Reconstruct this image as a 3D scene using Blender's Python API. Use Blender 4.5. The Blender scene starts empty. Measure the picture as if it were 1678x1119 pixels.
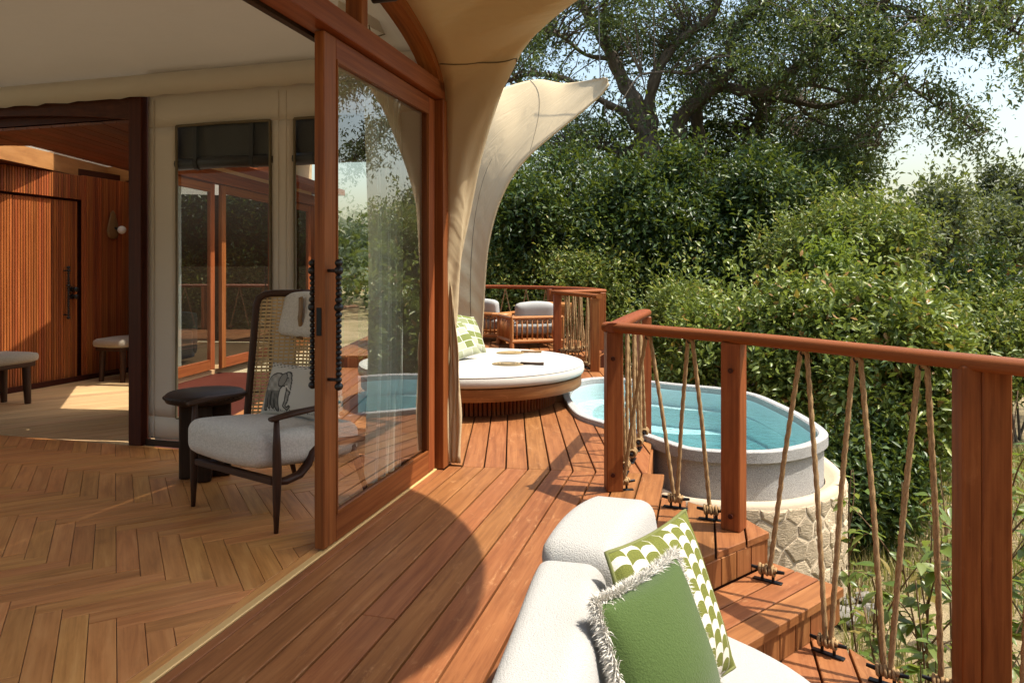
import bpy, bmesh, math, random
import numpy as np
from mathutils import Vector, Matrix

random.seed(7)
RNG = np.random.default_rng(11)
scene = bpy.context.scene
R = math.radians
# ------------------------------------------------------------------ camera, sky, sun, exposure
F, HOR, CH, UC = 1150.0, 442.0, 1.30, 839.0
cam_d = bpy.data.cameras.new("camera")
cam = bpy.data.objects.new("camera", cam_d)
scene.collection.objects.link(cam)
cam.location = (0, 0, CH)
cam.rotation_euler = (R(90), 0, 0)
cam_d.sensor_width = 36.0
cam_d.lens = 36.0 * F / 1678.0
cam_d.shift_y = -(559.5 - HOR) / 1678.0
cam_d.clip_start = 0.05
cam_d.clip_end = 3000
scene.camera = cam
SUN_EL, SUN_AZ = 65.0, -7.0          # azimuth measured from +X towards +Y
world = bpy.data.worlds.new("World")
scene.world = world
world.use_nodes = True
wn = world.node_tree
sky = wn.nodes.new("ShaderNodeTexSky")
sky.sky_type = 'NISHITA'
sky.sun_disc = False
sky.sun_elevation = R(SUN_EL)
sky.sun_rotation = R(90 - SUN_AZ)
sky.dust_density = 4.0
sky.air_density = 1.7
sky.ozone_density = 1.8
sky.altitude = 0
bg = wn.nodes["Background"]
bg.inputs[1].default_value = 0.14
wn.links.new(sky.outputs[0], bg.inputs[0])
sun_d = bpy.data.lights.new("sun", 'SUN')
sun_d.energy = 4.0
sun_d.angle = R(0.55)
sun_d.color = (1.0, 0.93, 0.82)
sun = bpy.data.objects.new("sun", sun_d)
scene.collection.objects.link(sun)
SUNV = Vector((math.cos(R(SUN_EL)) * math.cos(R(SUN_AZ)), math.cos(R(SUN_EL)) * math.sin(R(SUN_AZ)), math.sin(R(SUN_EL))))
sun.rotation_euler = (-SUNV).to_track_quat('-Z', 'Y').to_euler()
sun.location = SUNV * 60
scene.view_settings.view_transform = 'Standard'
scene.view_settings.look = 'None'
scene.view_settings.gamma = 1.0
scene.view_settings.exposure = 0.92
scene.view_settings.use_curve_mapping = False
scene.render.engine = 'CYCLES'
cy = scene.cycles
cy.use_denoising = True
try:
    cy.denoiser = 'OPENIMAGEDENOISE'
except Exception:
    pass
cy.max_bounces = 9
cy.diffuse_bounces = 5
cy.glossy_bounces = 4
cy.transmission_bounces = 6
cy.transparent_max_bounces = 14
cy.caustics_reflective = False
cy.caustics_refractive = False
cy.sample_clamp_indirect = 6.0

# ------------------------------------------------------------------ pixel helpers
def PY(u, v, Y):
    return Vector(((u - UC) / F * Y, Y, CH - (v - HOR) / F * Y))
def PZ(u, v, z=0.0):
    return PY(u, v, F * (CH - z) / (v - HOR))
DD = Vector((math.sin(R(15.22)), math.cos(R(15.22)), 0))        # along the glazed front
NN = Vector((DD.y, -DD.x, 0))                                   # out of the room, over the deck
O0 = Vector((-0.8685, 3.232, 0))
def ST(s, t, z=0.0):
    p = O0 + DD * s + NN * t
    return Vector((p.x, p.y, z))
def toST(p):
    q = Vector((p[0], p[1], 0)) - O0
    return q.dot(DD), q.dot(NN)

# ------------------------------------------------------------------ scene-graph helpers
COL = scene.collection
def tagd(o, label=None, cat=None, group=None, kind=None):
    if label: o["label"] = label
    if cat: o["category"] = cat
    if group: o["group"] = group
    if kind: o["kind"] = kind
    return o
def thing(name, loc, label, cat, group=None, rz=0.0):
    o = bpy.data.objects.new(name, None)
    o.empty_display_size = 0.1
    COL.objects.link(o)
    o.location = loc
    o.rotation_euler = (0, 0, rz)
    return tagd(o, label, cat, group)
def origin_of(p):
    v = Vector((0, 0, 0))
    while p is not None:
        v += Vector(p.location)
        p = p.parent
    return v

class MB:
    """collects shapes; v: vertices, f: faces, g: grain coordinate, uv per vertex"""
    def __init__(s):
        s.v, s.f, s.g, s.uv = [], [], [], []
    def add(s, vs, fs, gs=None, uv=None):
        b = len(s.v)
        s.v += [tuple(p) for p in vs]
        s.f += [tuple(i + b for i in q) for q in fs]
        s.g += [tuple(p) for p in (gs if gs is not None else vs)]
        s.uv += [tuple(p) for p in (uv if uv is not None else [(0, 0)] * len(vs))]
        return s
    def box(s, c, size, ax=None, bev=0.0):
        """c centre, size (x,y,z), ax 3 axis vectors; chamfered when bev > 0"""
        c = Vector(c)
        X, Y, Z = ax if ax else (Vector((1, 0, 0)), Vector((0, 1, 0)), Vector((0, 0, 1)))
        hx, hy, hz = size[0] / 2, size[1] / 2, size[2] / 2
        o = sorted(range(3), key=lambda i: -size[i])
        off = Vector((random.random() * 9, random.random() * 9, random.random() * 9))
        b = min(bev, hx * .9, hy * .9, hz * .9)
        vs, fs = [], []
        if b <= 0:
            L = [(x * hx, y * hy, z * hz) for x in (-1, 1) for y in (-1, 1) for z in (-1, 1)]
            fs = [(0, 1, 3, 2), (4, 6, 7, 5), (0, 4, 5, 1), (2, 3, 7, 6), (0, 2, 6, 4), (1, 5, 7, 3)]
        else:
            bm = bmesh.new()
            bmesh.ops.create_cube(bm, size=2)
            for w in bm.verts:
                w.co = (w.co.x * hx, w.co.y * hy, w.co.z * hz)
            bmesh.ops.bevel(bm, geom=bm.edges[:] + bm.verts[:], offset=b, segments=2 if b > .006 else 1, profile=.5, affect='EDGES')
            L = [tuple(w.co) for w in bm.verts]
            for i, w in enumerate(bm.verts): w.index = i
            fs = [tuple(w.index for w in q.verts) for q in bm.faces]
            bm.free()
        vs = [c + X * p[0] + Y * p[1] + Z * p[2] for p in L]
        gs = [Vector((p[o[0]], p[o[1]], p[o[2]])) + off for p in L]
        return s.add(vs, fs, gs)
    def bar(s, a, b, w, h, up=(0, 0, 1), bev=0.0):
        a, b = Vector(a), Vector(b)
        X = (b - a); l = X.length; X.normalize()
        Y = Vector(up).cross(X)
        if Y.length < 1e-4: Y = Vector((1, 0, 0)).cross(X)
        Y.normalize(); Z = X.cross(Y)
        return s.box((a + b) / 2, (l, w, h), (X, Y, Z), bev)
    def tube(s, path, r, n=10, cap=True, sx=1.0, sy=1.0, up=(0, 0, 1), closed=False, fn=None):
        """path of points, r number or list; sx/sy squash; fn(theta, length)->factor"""
        P = [Vector(p) for p in path]
        m = len(P)
        rr = r if isinstance(r, (list, tuple)) else [r] * m
        vs, gs, uv, fs = [], [], [], []
        L = 0; pv = None
        off = random.random() * 9
        for i, p in enumerate(P):
            if i: L += (p - P[i - 1]).length
            if closed: t = P[(i + 1) % m] - P[i - 1]
            else: t = P[min(i + 1, m - 1)] - P[max(i - 1, 0)]
            t = t.normalized()
            if pv is None:
                a = Vector(up).cross(t)
                if a.length < 1e-3: a = Vector((1, 0, 0)).cross(t)
            else:
                a = pv - t * pv.dot(t)
            a.normalize(); pv = a
            b = t.cross(a)
            for k in range(n):
                th = 2 * math.pi * k / n
                q = rr[i] * (fn(th, L) if fn else 1)
                vs.append(p + a * (math.cos(th) * q * sx) + b * (math.sin(th) * q * sy))
                gs.append((L + off, math.cos(th) * rr[i], math.sin(th) * rr[i]))
                uv.append((L, k / n))
        for i in range(m if closed else m - 1):
            j = (i + 1) % m
            for k in range(n):
                k2 = (k + 1) % n
                fs.append((i * n + k, i * n + k2, j * n + k2, j * n + k))
        if cap and not closed:
            fs.append(tuple(range(n))[::-1])
            fs.append(tuple((m - 1) * n + k for k in range(n)))
        return s.add(vs, fs, gs, uv)
    def lathe(s, prof, c, n=24, axis=None, cap=True):
        """prof list of (radius, height)"""
        c = Vector(c)
        Z = Vector(axis).normalized() if axis else Vector((0, 0, 1))
        X = Vector((0, 1, 0)).cross(Z)
        if X.length < 1e-3: X = Vector((1, 0, 0))
        X.normalize(); Y = Z.cross(X)
        vs = []; fs = []
        for (r, h) in prof:
            for k in range(n):
                a = 2 * math.pi * k / n
                vs.append(c + X * (r * math.cos(a)) + Y * (r * math.sin(a)) + Z * h)
        for i in range(len(prof) - 1):
            for k in range(n):
                k2 = (k + 1) % n
                fs.append((i * n + k, i * n + k2, (i + 1) * n + k2, (i + 1) * n + k))
        if cap:
            fs.append(tuple(range(n))[::-1])
            fs.append(tuple((len(prof) - 1) * n + k for k in range(n)))
        return s.add(vs, fs)
    def prism(s, poly, z0, z1, ch=0.003, gs_dir=None):
        """polygon (ccw, xy) extruded z0..z1 with a chamfered top"""
        n = len(poly)
        if area2(poly) < 0: poly = poly[::-1]
        ins = inset(poly, ch) if ch > 0 else poly
        vs = [(p[0], p[1], z0) for p in poly] + [(p[0], p[1], z1 - ch) for p in poly]
        fs = []
        rings = 2
        if ch > 0:
            vs += [(p[0], p[1], z1) for p in ins]; rings = 3
        for r_ in range(rings - 1):
            for i in range(n):
                j = (i + 1) % n
                fs.append((r_ * n + i, r_ * n + j, (r_ + 1) * n + j, (r_ + 1) * n + i))
        fs.append(tuple(range(n))[::-1])
        fs.append(tuple((rings - 1) * n + i for i in range(n)))
        return s.add(vs, fs)
    def grid(s, rows, closed_u=False, uv=None):
        """rows: list of equal-length point lists"""
        m, n = len(rows), len(rows[0])
        vs = [p for r_ in rows for p in r_]
        fs = []
        for i in range(m - 1):
            for k in range(n if closed_u else n - 1):
                k2 = (k + 1) % n
                fs.append((i * n + k, i * n + k2, (i + 1) * n + k2, (i + 1) * n + k))
        u = [(k / max(1, n - 1), i / max(1, m - 1)) for i in range(m) for k in range(n)]
        return s.add(vs, fs, None, u)
    def mesh(s, name, mat, off=(0, 0, 0), smooth=False):
        me = bpy.data.meshes.new(name)
        o = Vector(off)
        me.from_pydata([(p[0] - o.x, p[1] - o.y, p[2] - o.z) for p in s.v], [], s.f)
        at = me.attributes.new("g", 'FLOAT_VECTOR', 'POINT')
        at.data.foreach_set("vector", np.array(s.g, dtype=np.float32).ravel())
        ul = me.uv_layers.new(name="UVMap")
        li = np.empty(len(me.loops), dtype=np.int32)
        me.loops.foreach_get("vertex_index", li)
        ul.data.foreach_set("uv", np.array(s.uv, dtype=np.float32)[li].ravel())
        if mat: me.materials.append(mat)
        if smooth:
            me.polygons.foreach_set("use_smooth", [True] * len(me.polygons))
        me.update()
        return me
    def build(s, name, mat, parent=None, smooth=False, solid=0.0, auto=None):
        o = bpy.data.objects.new(name, s.mesh(name, mat, origin_of(parent) if parent else (0, 0, 0), smooth))
        COL.objects.link(o)
        if parent is not None: o.parent = parent
        if auto is not None:
            try: o.data.set_sharp_from_angle(angle=R(auto))
            except Exception: pass
        if solid:
            md = o.modifiers.new("thickness", 'SOLIDIFY'); md.thickness = solid; md.offset = 0
        return o

def area2(p):
    return sum(p[i][0] * p[(i + 1) % len(p)][1] - p[(i + 1) % len(p)][0] * p[i][1] for i in range(len(p))) / 2
def inset(poly, d):
    n = len(poly); out = []
    for i in range(n):
        a, b, c = Vector(poly[i - 1][:2]), Vector(poly[i][:2]), Vector(poly[(i + 1) % n][:2])
        e1 = (b - a); e2 = (c - b)
        if e1.length < 1e-6 or e2.length < 1e-6: out.append(tuple(b)); continue
        e1.normalize(); e2.normalize()
        n1, n2 = Vector((-e1.y, e1.x)), Vector((-e2.y, e2.x))
        k = n1 + n2
        if k.length < 1e-4: out.append(tuple(b)); continue
        k.normalize()
        out.append(tuple(b + k * (d / max(.35, k.dot(n1)))))
    return out
def clip(poly, p, nrm):
    """keep the side where (x-p).nrm >= 0"""
    out = []
    for i in range(len(poly)):
        a, b = poly[i], poly[(i + 1) % len(poly)]
        da = (a[0] - p[0]) * nrm[0] + (a[1] - p[1]) * nrm[1]
        db = (b[0] - p[0]) * nrm[0] + (b[1] - p[1]) * nrm[1]
        if da >= 0: out.append(a)
        if (da >= 0) != (db >= 0):
            k = da / (da - db)
            out.append((a[0] + (b[0] - a[0]) * k, a[1] + (b[1] - a[1]) * k))
    return out
def catmull(P, n, closed=False):
    P = [Vector(p) for p in P]; m = len(P); out = []
    segs = m if closed else m - 1
    for i in range(segs):
        if closed: a, b, c, d = P[i - 1], P[i], P[(i + 1) % m], P[(i + 2) % m]
        else: a, b, c, d = P[max(i - 1, 0)], P[i], P[i + 1], P[min(i + 2, m - 1)]
        for k in range(n):
            t = k / n
            out.append(.5 * ((2 * b) + (c - a) * t + (2 * a - 5 * b + 4 * c - d) * t * t + (3 * b - a - 3 * c + d) * t ** 3))
    if not closed: out.append(P[-1])
    return out
def resample(P, n):
    P = [Vector(p) for p in P]
    L = [0]
    for i in range(1, len(P)): L.append(L[-1] + (P[i] - P[i - 1]).length)
    out = []; j = 0
    for k in range(n):
        d = L[-1] * k / (n - 1)
        while j < len(P) - 2 and L[j + 1] < d: j += 1
        t = (d - L[j]) / max(1e-9, L[j + 1] - L[j])
        out.append(P[j].lerp(P[j + 1], min(1, max(0, t))))
    return out
def board(poly, ang, z0, z1, mat, parent, name="board", ch=0.003):
    """plank polygon in world xy; its local x runs along ang"""
    if len(poly) < 3 or abs(area2(poly)) < 3e-4: return None
    cx = sum(p[0] for p in poly) / len(poly); cy_ = sum(p[1] for p in poly) / len(poly)
    ca, sa = math.cos(-ang), math.sin(-ang)
    L = [((p[0] - cx) * ca - (p[1] - cy_) * sa, (p[0] - cx) * sa + (p[1] - cy_) * ca) for p in poly]
    # drop near-duplicate vertices
    Q = []
    for p in L:
        if not Q or (abs(p[0] - Q[-1][0]) + abs(p[1] - Q[-1][1])) > .004: Q.append(p)
    if len(Q) > 2 and abs(Q[0][0] - Q[-1][0]) + abs(Q[0][1] - Q[-1][1]) < .004: Q.pop()
    if len(Q) < 3: return None
    m = MB().prism(Q, z0, z1, ch)
    o = bpy.data.objects.new(name, m.mesh(name, mat))
    COL.objects.link(o)
    o.location = (cx, cy_, random.uniform(-.0012, .0012)); o.rotation_euler = (0, 0, ang)
    o.parent = parent
    return o
def copy_tree(o, parent=None):
    c = o.copy(); COL.objects.link(c)
    if parent is not None: c.parent = parent
    for ch in o.children: copy_tree(ch, c)
    return c

# ------------------------------------------------------------------ materials
class NT:
    def __init__(s, name, rough=.5, spec=.5):
        s.m = bpy.data.materials.new(name); s.m.use_nodes = True
        s.t = s.m.node_tree; s.n = s.t.nodes
        s.p = s.n["Principled BSDF"]; s.out = s.n["Material Output"]
        s.p.inputs["Roughness"].default_value = rough
        s.p.inputs["Specular IOR Level"].default_value = spec
    def link(s, a, b): s.t.links.new(a, b)
    def new(s, typ, **kw):
        n = s.n.new(typ)
        for k, v in kw.items(): setattr(n, k, v)
        return n
    def val(s, sock, x):
        if isinstance(x, (int, float)): sock.default_value = x
        elif isinstance(x, (tuple, list)): sock.default_value = x if len(x) != 3 or len(sock.default_value) == 3 else (*x, 1)
        else: s.link(x, sock)
    def math(s, op, a, b=0.0, c=None, clamp=False):
        n = s.new("ShaderNodeMath", operation=op, use_clamp=clamp)
        s.val(n.inputs[0], a); s.val(n.inputs[1], b)
        if c is not None: s.val(n.inputs[2], c)
        return n.outputs[0]
    def vec(s, op, a, b):
        n = s.new("ShaderNodeVectorMath", operation=op)
        s.val(n.inputs[0], a); s.val(n.inputs[1], b)
        return n.outputs[0]
    def noise(s, co, scale=5, detail=4, rough=.55, dist=0.0):
        n = s.new("ShaderNodeTexNoise")
        n.inputs["Scale"].default_value = scale; n.inputs["Detail"].default_value = detail
        n.inputs["Roughness"].default_value = rough; n.inputs["Distortion"].default_value = dist
        if co is not None: s.link(co, n.inputs["Vector"])
        return n.outputs["Fac"]
    def ramp(s, fac, stops):
        n = s.new("ShaderNodeValToRGB")
        e = n.color_ramp.elements
        while len(e) < len(stops): e.new(.5)
        for i, (p, c) in enumerate(stops):
            e[i].position = p; e[i].color = (*c, 1) if len(c) == 3 else c
        s.val(n.inputs[0], fac)
        return n.outputs[0]
    def mix(s, fac, a, b, mode='MIX'):
        n = s.new("ShaderNodeMix", data_type='RGBA', blend_type=mode)
        s.val(n.inputs[0], fac); s.val(n.inputs[6], a); s.val(n.inputs[7], b)
        return n.outputs[2]
    def attr(s, name):
        return s.new("ShaderNodeAttribute", attribute_name=name)
    def bump(s, h, strength=.3, dist=.01):
        n = s.new("ShaderNodeBump")
        n.inputs["Strength"].default_value = strength; n.inputs["Distance"].default_value = dist
        s.val(n.inputs["Height"], h)
        s.link(n.outputs[0], s.p.inputs["Normal"])
        return n.outputs[0]
    def base(s, c): s.val(s.p.inputs["Base Color"], c)
    def obj(s): return s.new("ShaderNodeTexCoord").outputs["Object"]
    def rnd(s): return s.new("ShaderNodeObjectInfo").outputs["Random"]

def wood(name, dark, mid, light, rough=.5, grain=(2.2, 34, 34), var=.35, wear=0.0, wearcol=(.5, .3, .15), spec=.4, bump=.25, hue=.012):
    w = NT(name, rough, spec)
    g = w.attr("g").outputs["Vector"]
    rn = w.rnd()
    off = w.new("ShaderNodeCombineXYZ")
    w.link(w.math('MULTIPLY', rn, 37.0), off.inputs[0]); w.link(w.math('MULTIPLY', rn, 91.0), off.inputs[1])
    co = w.vec('ADD', g, off.outputs[0])
    st = w.vec('MULTIPLY', co, grain)
    n1 = w.noise(st, 1.0, 6, .6, .35)
    n2 = w.noise(w.vec('MULTIPLY', co, (grain[0] * .5, grain[1] * 4, grain[2] * 4)), 1.0, 3, .6)
    n3 = w.noise(co, 1.7, 3, .6)
    f = w.math('ADD', w.math('MULTIPLY', n1, .75), w.math('MULTIPLY', n2, .25))
    c = w.ramp(f, [(.28, dark), (.5, mid), (.74, light)])
    hv = w.new("ShaderNodeHueSaturation")
    w.link(c, hv.inputs["Color"])
    w.link(w.math('ADD', w.math('MULTIPLY', w.math('SUBTRACT', rn, .5), var), w.math('ADD', .78, w.math('MULTIPLY', n3, .44))), hv.inputs["Value"])
    w.link(w.math('ADD', w.math('MULTIPLY', w.math('SUBTRACT', w.math('FRACT', w.math('MULTIPLY', rn, 17.3)), .5), hue), .5), hv.inputs["Hue"])
    c = hv.outputs[0]
    if wear:
        s1 = w.noise(w.vec('MULTIPLY', co, (9, 26, 26)), 1.0, 5, .75, .8)
        s2 = w.noise(co, 2.3, 4, .65)
        m = w.math('MULTIPLY', w.ramp(s1, [(.55, (0, 0, 0)), (.72, (1, 1, 1))]), w.ramp(s2, [(.42, (0, 0, 0)), (.66, (1, 1, 1))]))
        c = w.mix(w.math('MULTIPLY', m, wear), c, wearcol)
        d1 = w.noise(w.vec('MULTIPLY', co, (3, 9, 9)), 1.0, 4, .7, .4)
        c = w.mix(w.math('MULTIPLY', w.ramp(d1, [(.58, (0, 0, 0)), (.75, (1, 1, 1))]), .35), c, tuple(x * .6 for x in dark))
    w.base(c)
    w.val(w.p.inputs["Roughness"], w.math('ADD', rough - .12, w.math('MULTIPLY', n3, .26)))
    w.bump(w.math('ADD', w.math('MULTIPLY', n2, .6), w.math('MULTIPLY', n1, .6)), bump, .004)
    return w.m
def fabric(name, col, rough=.9, scale=260, strength=.35, var=.12, col2=None, transl=0.0, weave=0):
    w = NT(name, rough, .15)
    g = w.attr("g").outputs["Vector"]
    n1 = w.noise(g, scale, 2, .6)
    n2 = w.noise(g, 3.5, 4, .6)
    c2 = col2 if col2 else tuple(x * (1 - var * 2) for x in col)
    c = w.mix(w.math('MULTIPLY', n1, 1.0), c2, col)
    c = w.mix(w.math('MULTIPLY', n2, var), c, tuple(x * .72 for x in col))
    w.base(c)
    if weave:
        sp_ = w.new("ShaderNodeSeparateXYZ"); w.link(g, sp_.inputs[0])
        wv = w.math('MULTIPLY', w.math('SINE', w.math('MULTIPLY', sp_.outputs[0], weave)), w.math('SINE', w.math('MULTIPLY', w.math('ADD', sp_.outputs[1], sp_.outputs[2]), weave)))
        c = w.mix(w.math('MULTIPLY', w.math('ADD', wv, 1), .22), c, tuple(x * .45 for x in col)); w.base(c)
        n1 = w.math('ADD', n1, wv)
    w.bump(n1, strength, .004)
    w.p.inputs["Sheen Weight"].default_value = .15
    if transl:
        tr = w.new("ShaderNodeBsdfTranslucent"); w.link(c, tr.inputs[0])
        mx = w.new("ShaderNodeMixShader"); mx.inputs[0].default_value = transl
        w.link(w.p.outputs[0], mx.inputs[1]); w.link(tr.outputs[0], mx.inputs[2])
        w.link(mx.outputs[0], w.out.inputs[0])
    return w.m
def canvas(name, col, transl=.12, fold=.5, wr=(1.5, 5, 5)):
    w = NT(name, .75, .25)
    g = w.obj()
    n1 = w.noise(g, 1.1, 4, .6, .6)
    n2 = w.noise(w.vec('MULTIPLY', g, wr), 1.0, 3, .55, 1.2)
    n3 = w.noise(g, 420, 2, .5)
    c = w.mix(w.math('MULTIPLY', n1, .55), col, tuple(x * .82 for x in col))
    c = w.mix(w.math('MULTIPLY', n3, .12), c, tuple(x * .6 for x in col))
    w.base(c)
    w.bump(w.math('ADD', w.math('MULTIPLY', n2, 1.0), w.math('MULTIPLY', n3, .02)), fold, .05)
    if transl:
        tr = w.new("ShaderNodeBsdfTranslucent"); w.link(c, tr.inputs[0])
        mx = w.new("ShaderNodeMixShader"); mx.inputs[0].default_value = transl
        w.link(w.p.outputs[0], mx.inputs[1]); w.link(tr.outputs[0], mx.inputs[2])
        w.link(mx.outputs[0], w.out.inputs[0])
    return w.m
def plain(name, col, rough=.5, metal=0.0, nscale=30, amt=.25, bump=.1, spec=.5):
    w = NT(name, rough, spec)
    g = w.obj()
    n1 = w.noise(g, nscale, 4, .6)
    w.base(w.mix(w.math('MULTIPLY', n1, amt * 2), col, tuple(x * .55 for x in col)))
    w.p.inputs["Metallic"].default_value = metal
    if bump: w.bump(n1, bump, .005)
    return w.m
def glass(name, tint=(.93, .96, .95), ior=1.5, boost=1.0, rough=0.0):
    w = NT(name)
    tr = w.new("ShaderNodeBsdfTransparent"); tr.inputs[0].default_value = (*tint, 1)
    gl = w.new("ShaderNodeBsdfGlossy"); gl.inputs["Roughness"].default_value = rough
    fr = w.new("ShaderNodeFresnel"); ge = w.new("ShaderNodeNewGeometry")
    w.link(w.math('ADD', ior, w.math('MULTIPLY', ge.outputs["Backfacing"], 1.0 / ior - ior)), fr.inputs[0])   # thin sheet: same from both sides
    mx = w.new("ShaderNodeMixShader")
    f = w.math('MULTIPLY', fr.outputs[0], boost, clamp=True)
    w.link(f, mx.inputs[0]); w.link(tr.outputs[0], mx.inputs[1]); w.link(gl.outputs[0], mx.inputs[2])
    w.link(mx.outputs[0], w.out.inputs[0])
    w.n.remove(w.p)
    return w.m

M = {}
M['deck'] = wood('deck_stain', (.135, .046, .015), (.240, .092, .030), (.33, .142, .050), .52, (2.0, 30, 30), .18, .9, (.44, .23, .10), .22)
M['rail'] = wood('rail_stain', (.115, .028, .007), (.22, .060, .014), (.31, .100, .025), .52, (2.5, 40, 40), .16, .25, (.40, .17, .06), .25)
M['door'] = wood('door_hardwood', (.130, .032, .009), (.235, .068, .018), (.33, .118, .034), .45, (1.6, 42, 42), .2, 0, spec=.25, bump=.12)
M['darkwood'] = wood('dark_stained_post', (.035, .009, .005), (.06, .015, .007), (.09, .024, .010), .5, (2, 40, 40), .2, spec=.15)
M['walnut'] = wood('walnut', (.030, .013, .008), (.055, .025, .014), (.085, .040, .023), .45, (3, 60, 60), .2, bump=.1, spec=.22)
M['black_oak'] = wood('black_oak', (.020, .010, .006), (.036, .019, .011), (.056, .031, .019), .5, (3, 50, 50), .2, spec=.2)
M['oak'] = wood('oak_parquet', (.31, .118, .032), (.50, .215, .064), (.63, .315, .108), .42, (2.6, 26, 26), .22, .30, (.16, .075, .03), .4, .15)
M['oakpale'] = wood('pale_oak_boards', (.36, .215, .10), (.51, .335, .165), (.62, .43, .24), .5, (1.6, 24, 24), .3, .2, (.25, .15, .08), .3)
M['slat'] = wood('cedar_slat', (.17, .038, .010), (.33, .085, .020), (.48, .15, .04), .5, (1.2, 50, 50), .55)
M['ceil'] = wood('ceiling_plank', (.10, .026, .010), (.17, .048, .018), (.25, .078, .030), .5, (1.2, 40, 40), .5)
M['ply'] = wood('skylight_ply', (.30, .12, .04), (.44, .19, .065), (.54, .26, .1), .5, (3, 9, 9), .2)
M['bamboo'] = wood('bamboo', (.24, .09, .028), (.38, .16, .052), (.50, .24, .09), .4, (4, 30, 30), .25)
M['white'] = fabric('cream_weave', (.52, .495, .44), .9, 190, .5, .08)
M['sofa'] = fabric('sofa_linen', (.47, .458, .427), .95, 260, .9, .10, (.29, .283, .262), 0, 0)
M['greyc'] = fabric('grey_cushion', (.38, .385, .375), .9, 150, .4, .08)
M['boucle'] = fabric('boucle', (.82, .77, .69), .95, 95, 1.0, .1, (.40, .365, .31))
M['ribweave'] = fabric('ribbed_weave', (.52, .45, .36), .95, 120, .9, .2, (.25, .2, .15))
M['sheer'] = None
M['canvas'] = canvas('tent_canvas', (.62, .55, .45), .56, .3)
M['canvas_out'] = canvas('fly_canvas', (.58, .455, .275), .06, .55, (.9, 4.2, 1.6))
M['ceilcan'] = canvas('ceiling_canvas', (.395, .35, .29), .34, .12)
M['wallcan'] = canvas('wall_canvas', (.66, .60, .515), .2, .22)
M['hem'] = plain('olive_hem', (.14, .11, .06), .8)
M['blind'] = plain('black_blind', (.022, .021, .019), .6)
M['strap'] = plain('black_strap', (.01, .01, .009), .6)
M['black'] = plain('black_bead', (.012, .012, .013), .38, 0, 60, .2, .05)
M['iron'] = plain('black_iron', (.015, .015, .017), .42, .6)
M['brass'] = plain('brass_track', (.86, .56, .22), .45, .35, 80, .15, 0)
M['glass'] = glass('door_glass', (.92, .95, .93), 1.52, 3.2)
M['winglass'] = glass('clear_vinyl', (.94, .95, .93), 1.45, .7)
M['skyglass'] = glass('skylight_glass', (.95, .95, .93), 1.45)
w = NT('rope_jute', .9, .1)
g = w.attr("g").outputs["Vector"]
n1 = w.noise(w.vec('MULTIPLY', g, (60, 260, 260)), 1, 4, .7)
w.base(w.ramp(n1, [(.25, (.17, .10, .045)), (.55, (.36, .235, .115)), (.8, (.52, .37, .20))]))
w.bump(n1, .5, .004)
M['rope'] = w.m
w = NT('sheer_curtain', .9, .05)
w.base((.80, .82, .76))
tr = w.new("ShaderNodeBsdfTranslucent"); tr.inputs[0].default_value = (.8, .84, .76, 1)
tp = w.new("ShaderNodeBsdfTransparent")
a1 = w.new("ShaderNodeMixShader"); a1.inputs[0].default_value = .5
a2 = w.new("ShaderNodeMixShader"); a2.inputs[0].default_value = .16
w.link(w.p.outputs[0], a1.inputs[1]); w.link(tr.outputs[0], a1.inputs[2])
w.link(a1.outputs[0], a2.inputs[1]); w.link(tp.outputs[0], a2.inputs[2]); w.link(a2.outputs[0], w.out.inputs[0])
M['sheer'] = w.m
w = NT('tub_concrete', .85, .3)
g = w.obj()
n1 = w.noise(g, 160, 3, .7); n2 = w.noise(g, 3, 4, .6)
c = w.ramp(n1, [(.35, (.24, .235, .225)), (.65, (.56, .55, .53))])
w.base(w.mix(w.math('MULTIPLY', n2, .35), c, (.27, .25, .22)))
w.bump(n1, .8, .010)
M['concrete'] = w.m
w = NT('tub_inside', .35, .5)
g = w.obj(); n2 = w.noise(g, 2.5, 3, .6)
w.base(w.mix(n2, (.55, .66, .67), (.66, .75, .75)))
M['tubin'] = w.m
w = NT('ring_render', .9, .2)
g = w.obj(); n1 = w.noise(g, 60, 4, .7); n2 = w.noise(g, 4, 4, .6)
w.base(w.mix(n2, (.42, .34, .24), (.56, .47, .34)))
w.bump(n1, .4, .006)
M['render'] = w.m
w = NT('wall_stone', .9, .2)
g = w.obj(); rn = w.rnd()
off = w.new("ShaderNodeCombineXYZ"); w.link(w.math('MULTIPLY', rn, 50.), off.inputs[0])
co = w.vec('ADD', g, off.outputs[0])
n1 = w.noise(w.vec('MULTIPLY', co, (16, 16, 42)), 1.0, 5, .7, 1.6); n2 = w.noise(co, 4, 4, .6)
c = w.mix(n2, (.52, .41, .27), (.68, .56, .40))
hv = w.new("ShaderNodeHueSaturation"); w.link(c, hv.inputs["Color"])
w.link(w.math('ADD', .8, w.math('MULTIPLY', rn, .4)), hv.inputs["Value"])
w.base(hv.outputs[0])
w.bump(n1, .8, .03)
M['stone'] = w.m
w = NT('pool_water', .02)
tr = w.new("ShaderNodeBsdfTransparent"); tr.inputs[0].default_value = (.97, 1, 1, 1)
gl = w.new("ShaderNodeBsdfGlossy"); gl.inputs["Roughness"].default_value = .02
fr = w.new("ShaderNodeFresnel"); fr.inputs[0].default_value = 1.333
mx = w.new("ShaderNodeMixShader")
g = w.obj(); n1 = w.noise(g, 13, 3, .6, .8)
bp = w.bump(n1, 1.0, .022)
w.link(bp, gl.inputs["Normal"]); w.link(bp, fr.inputs["Normal"])
w.link(fr.outputs[0], mx.inputs[0]); w.link(tr.outputs[0], mx.inputs[1]); w.link(gl.outputs[0], mx.inputs[2])
w.link(mx.outputs[0], w.out.inputs[0])
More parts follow.
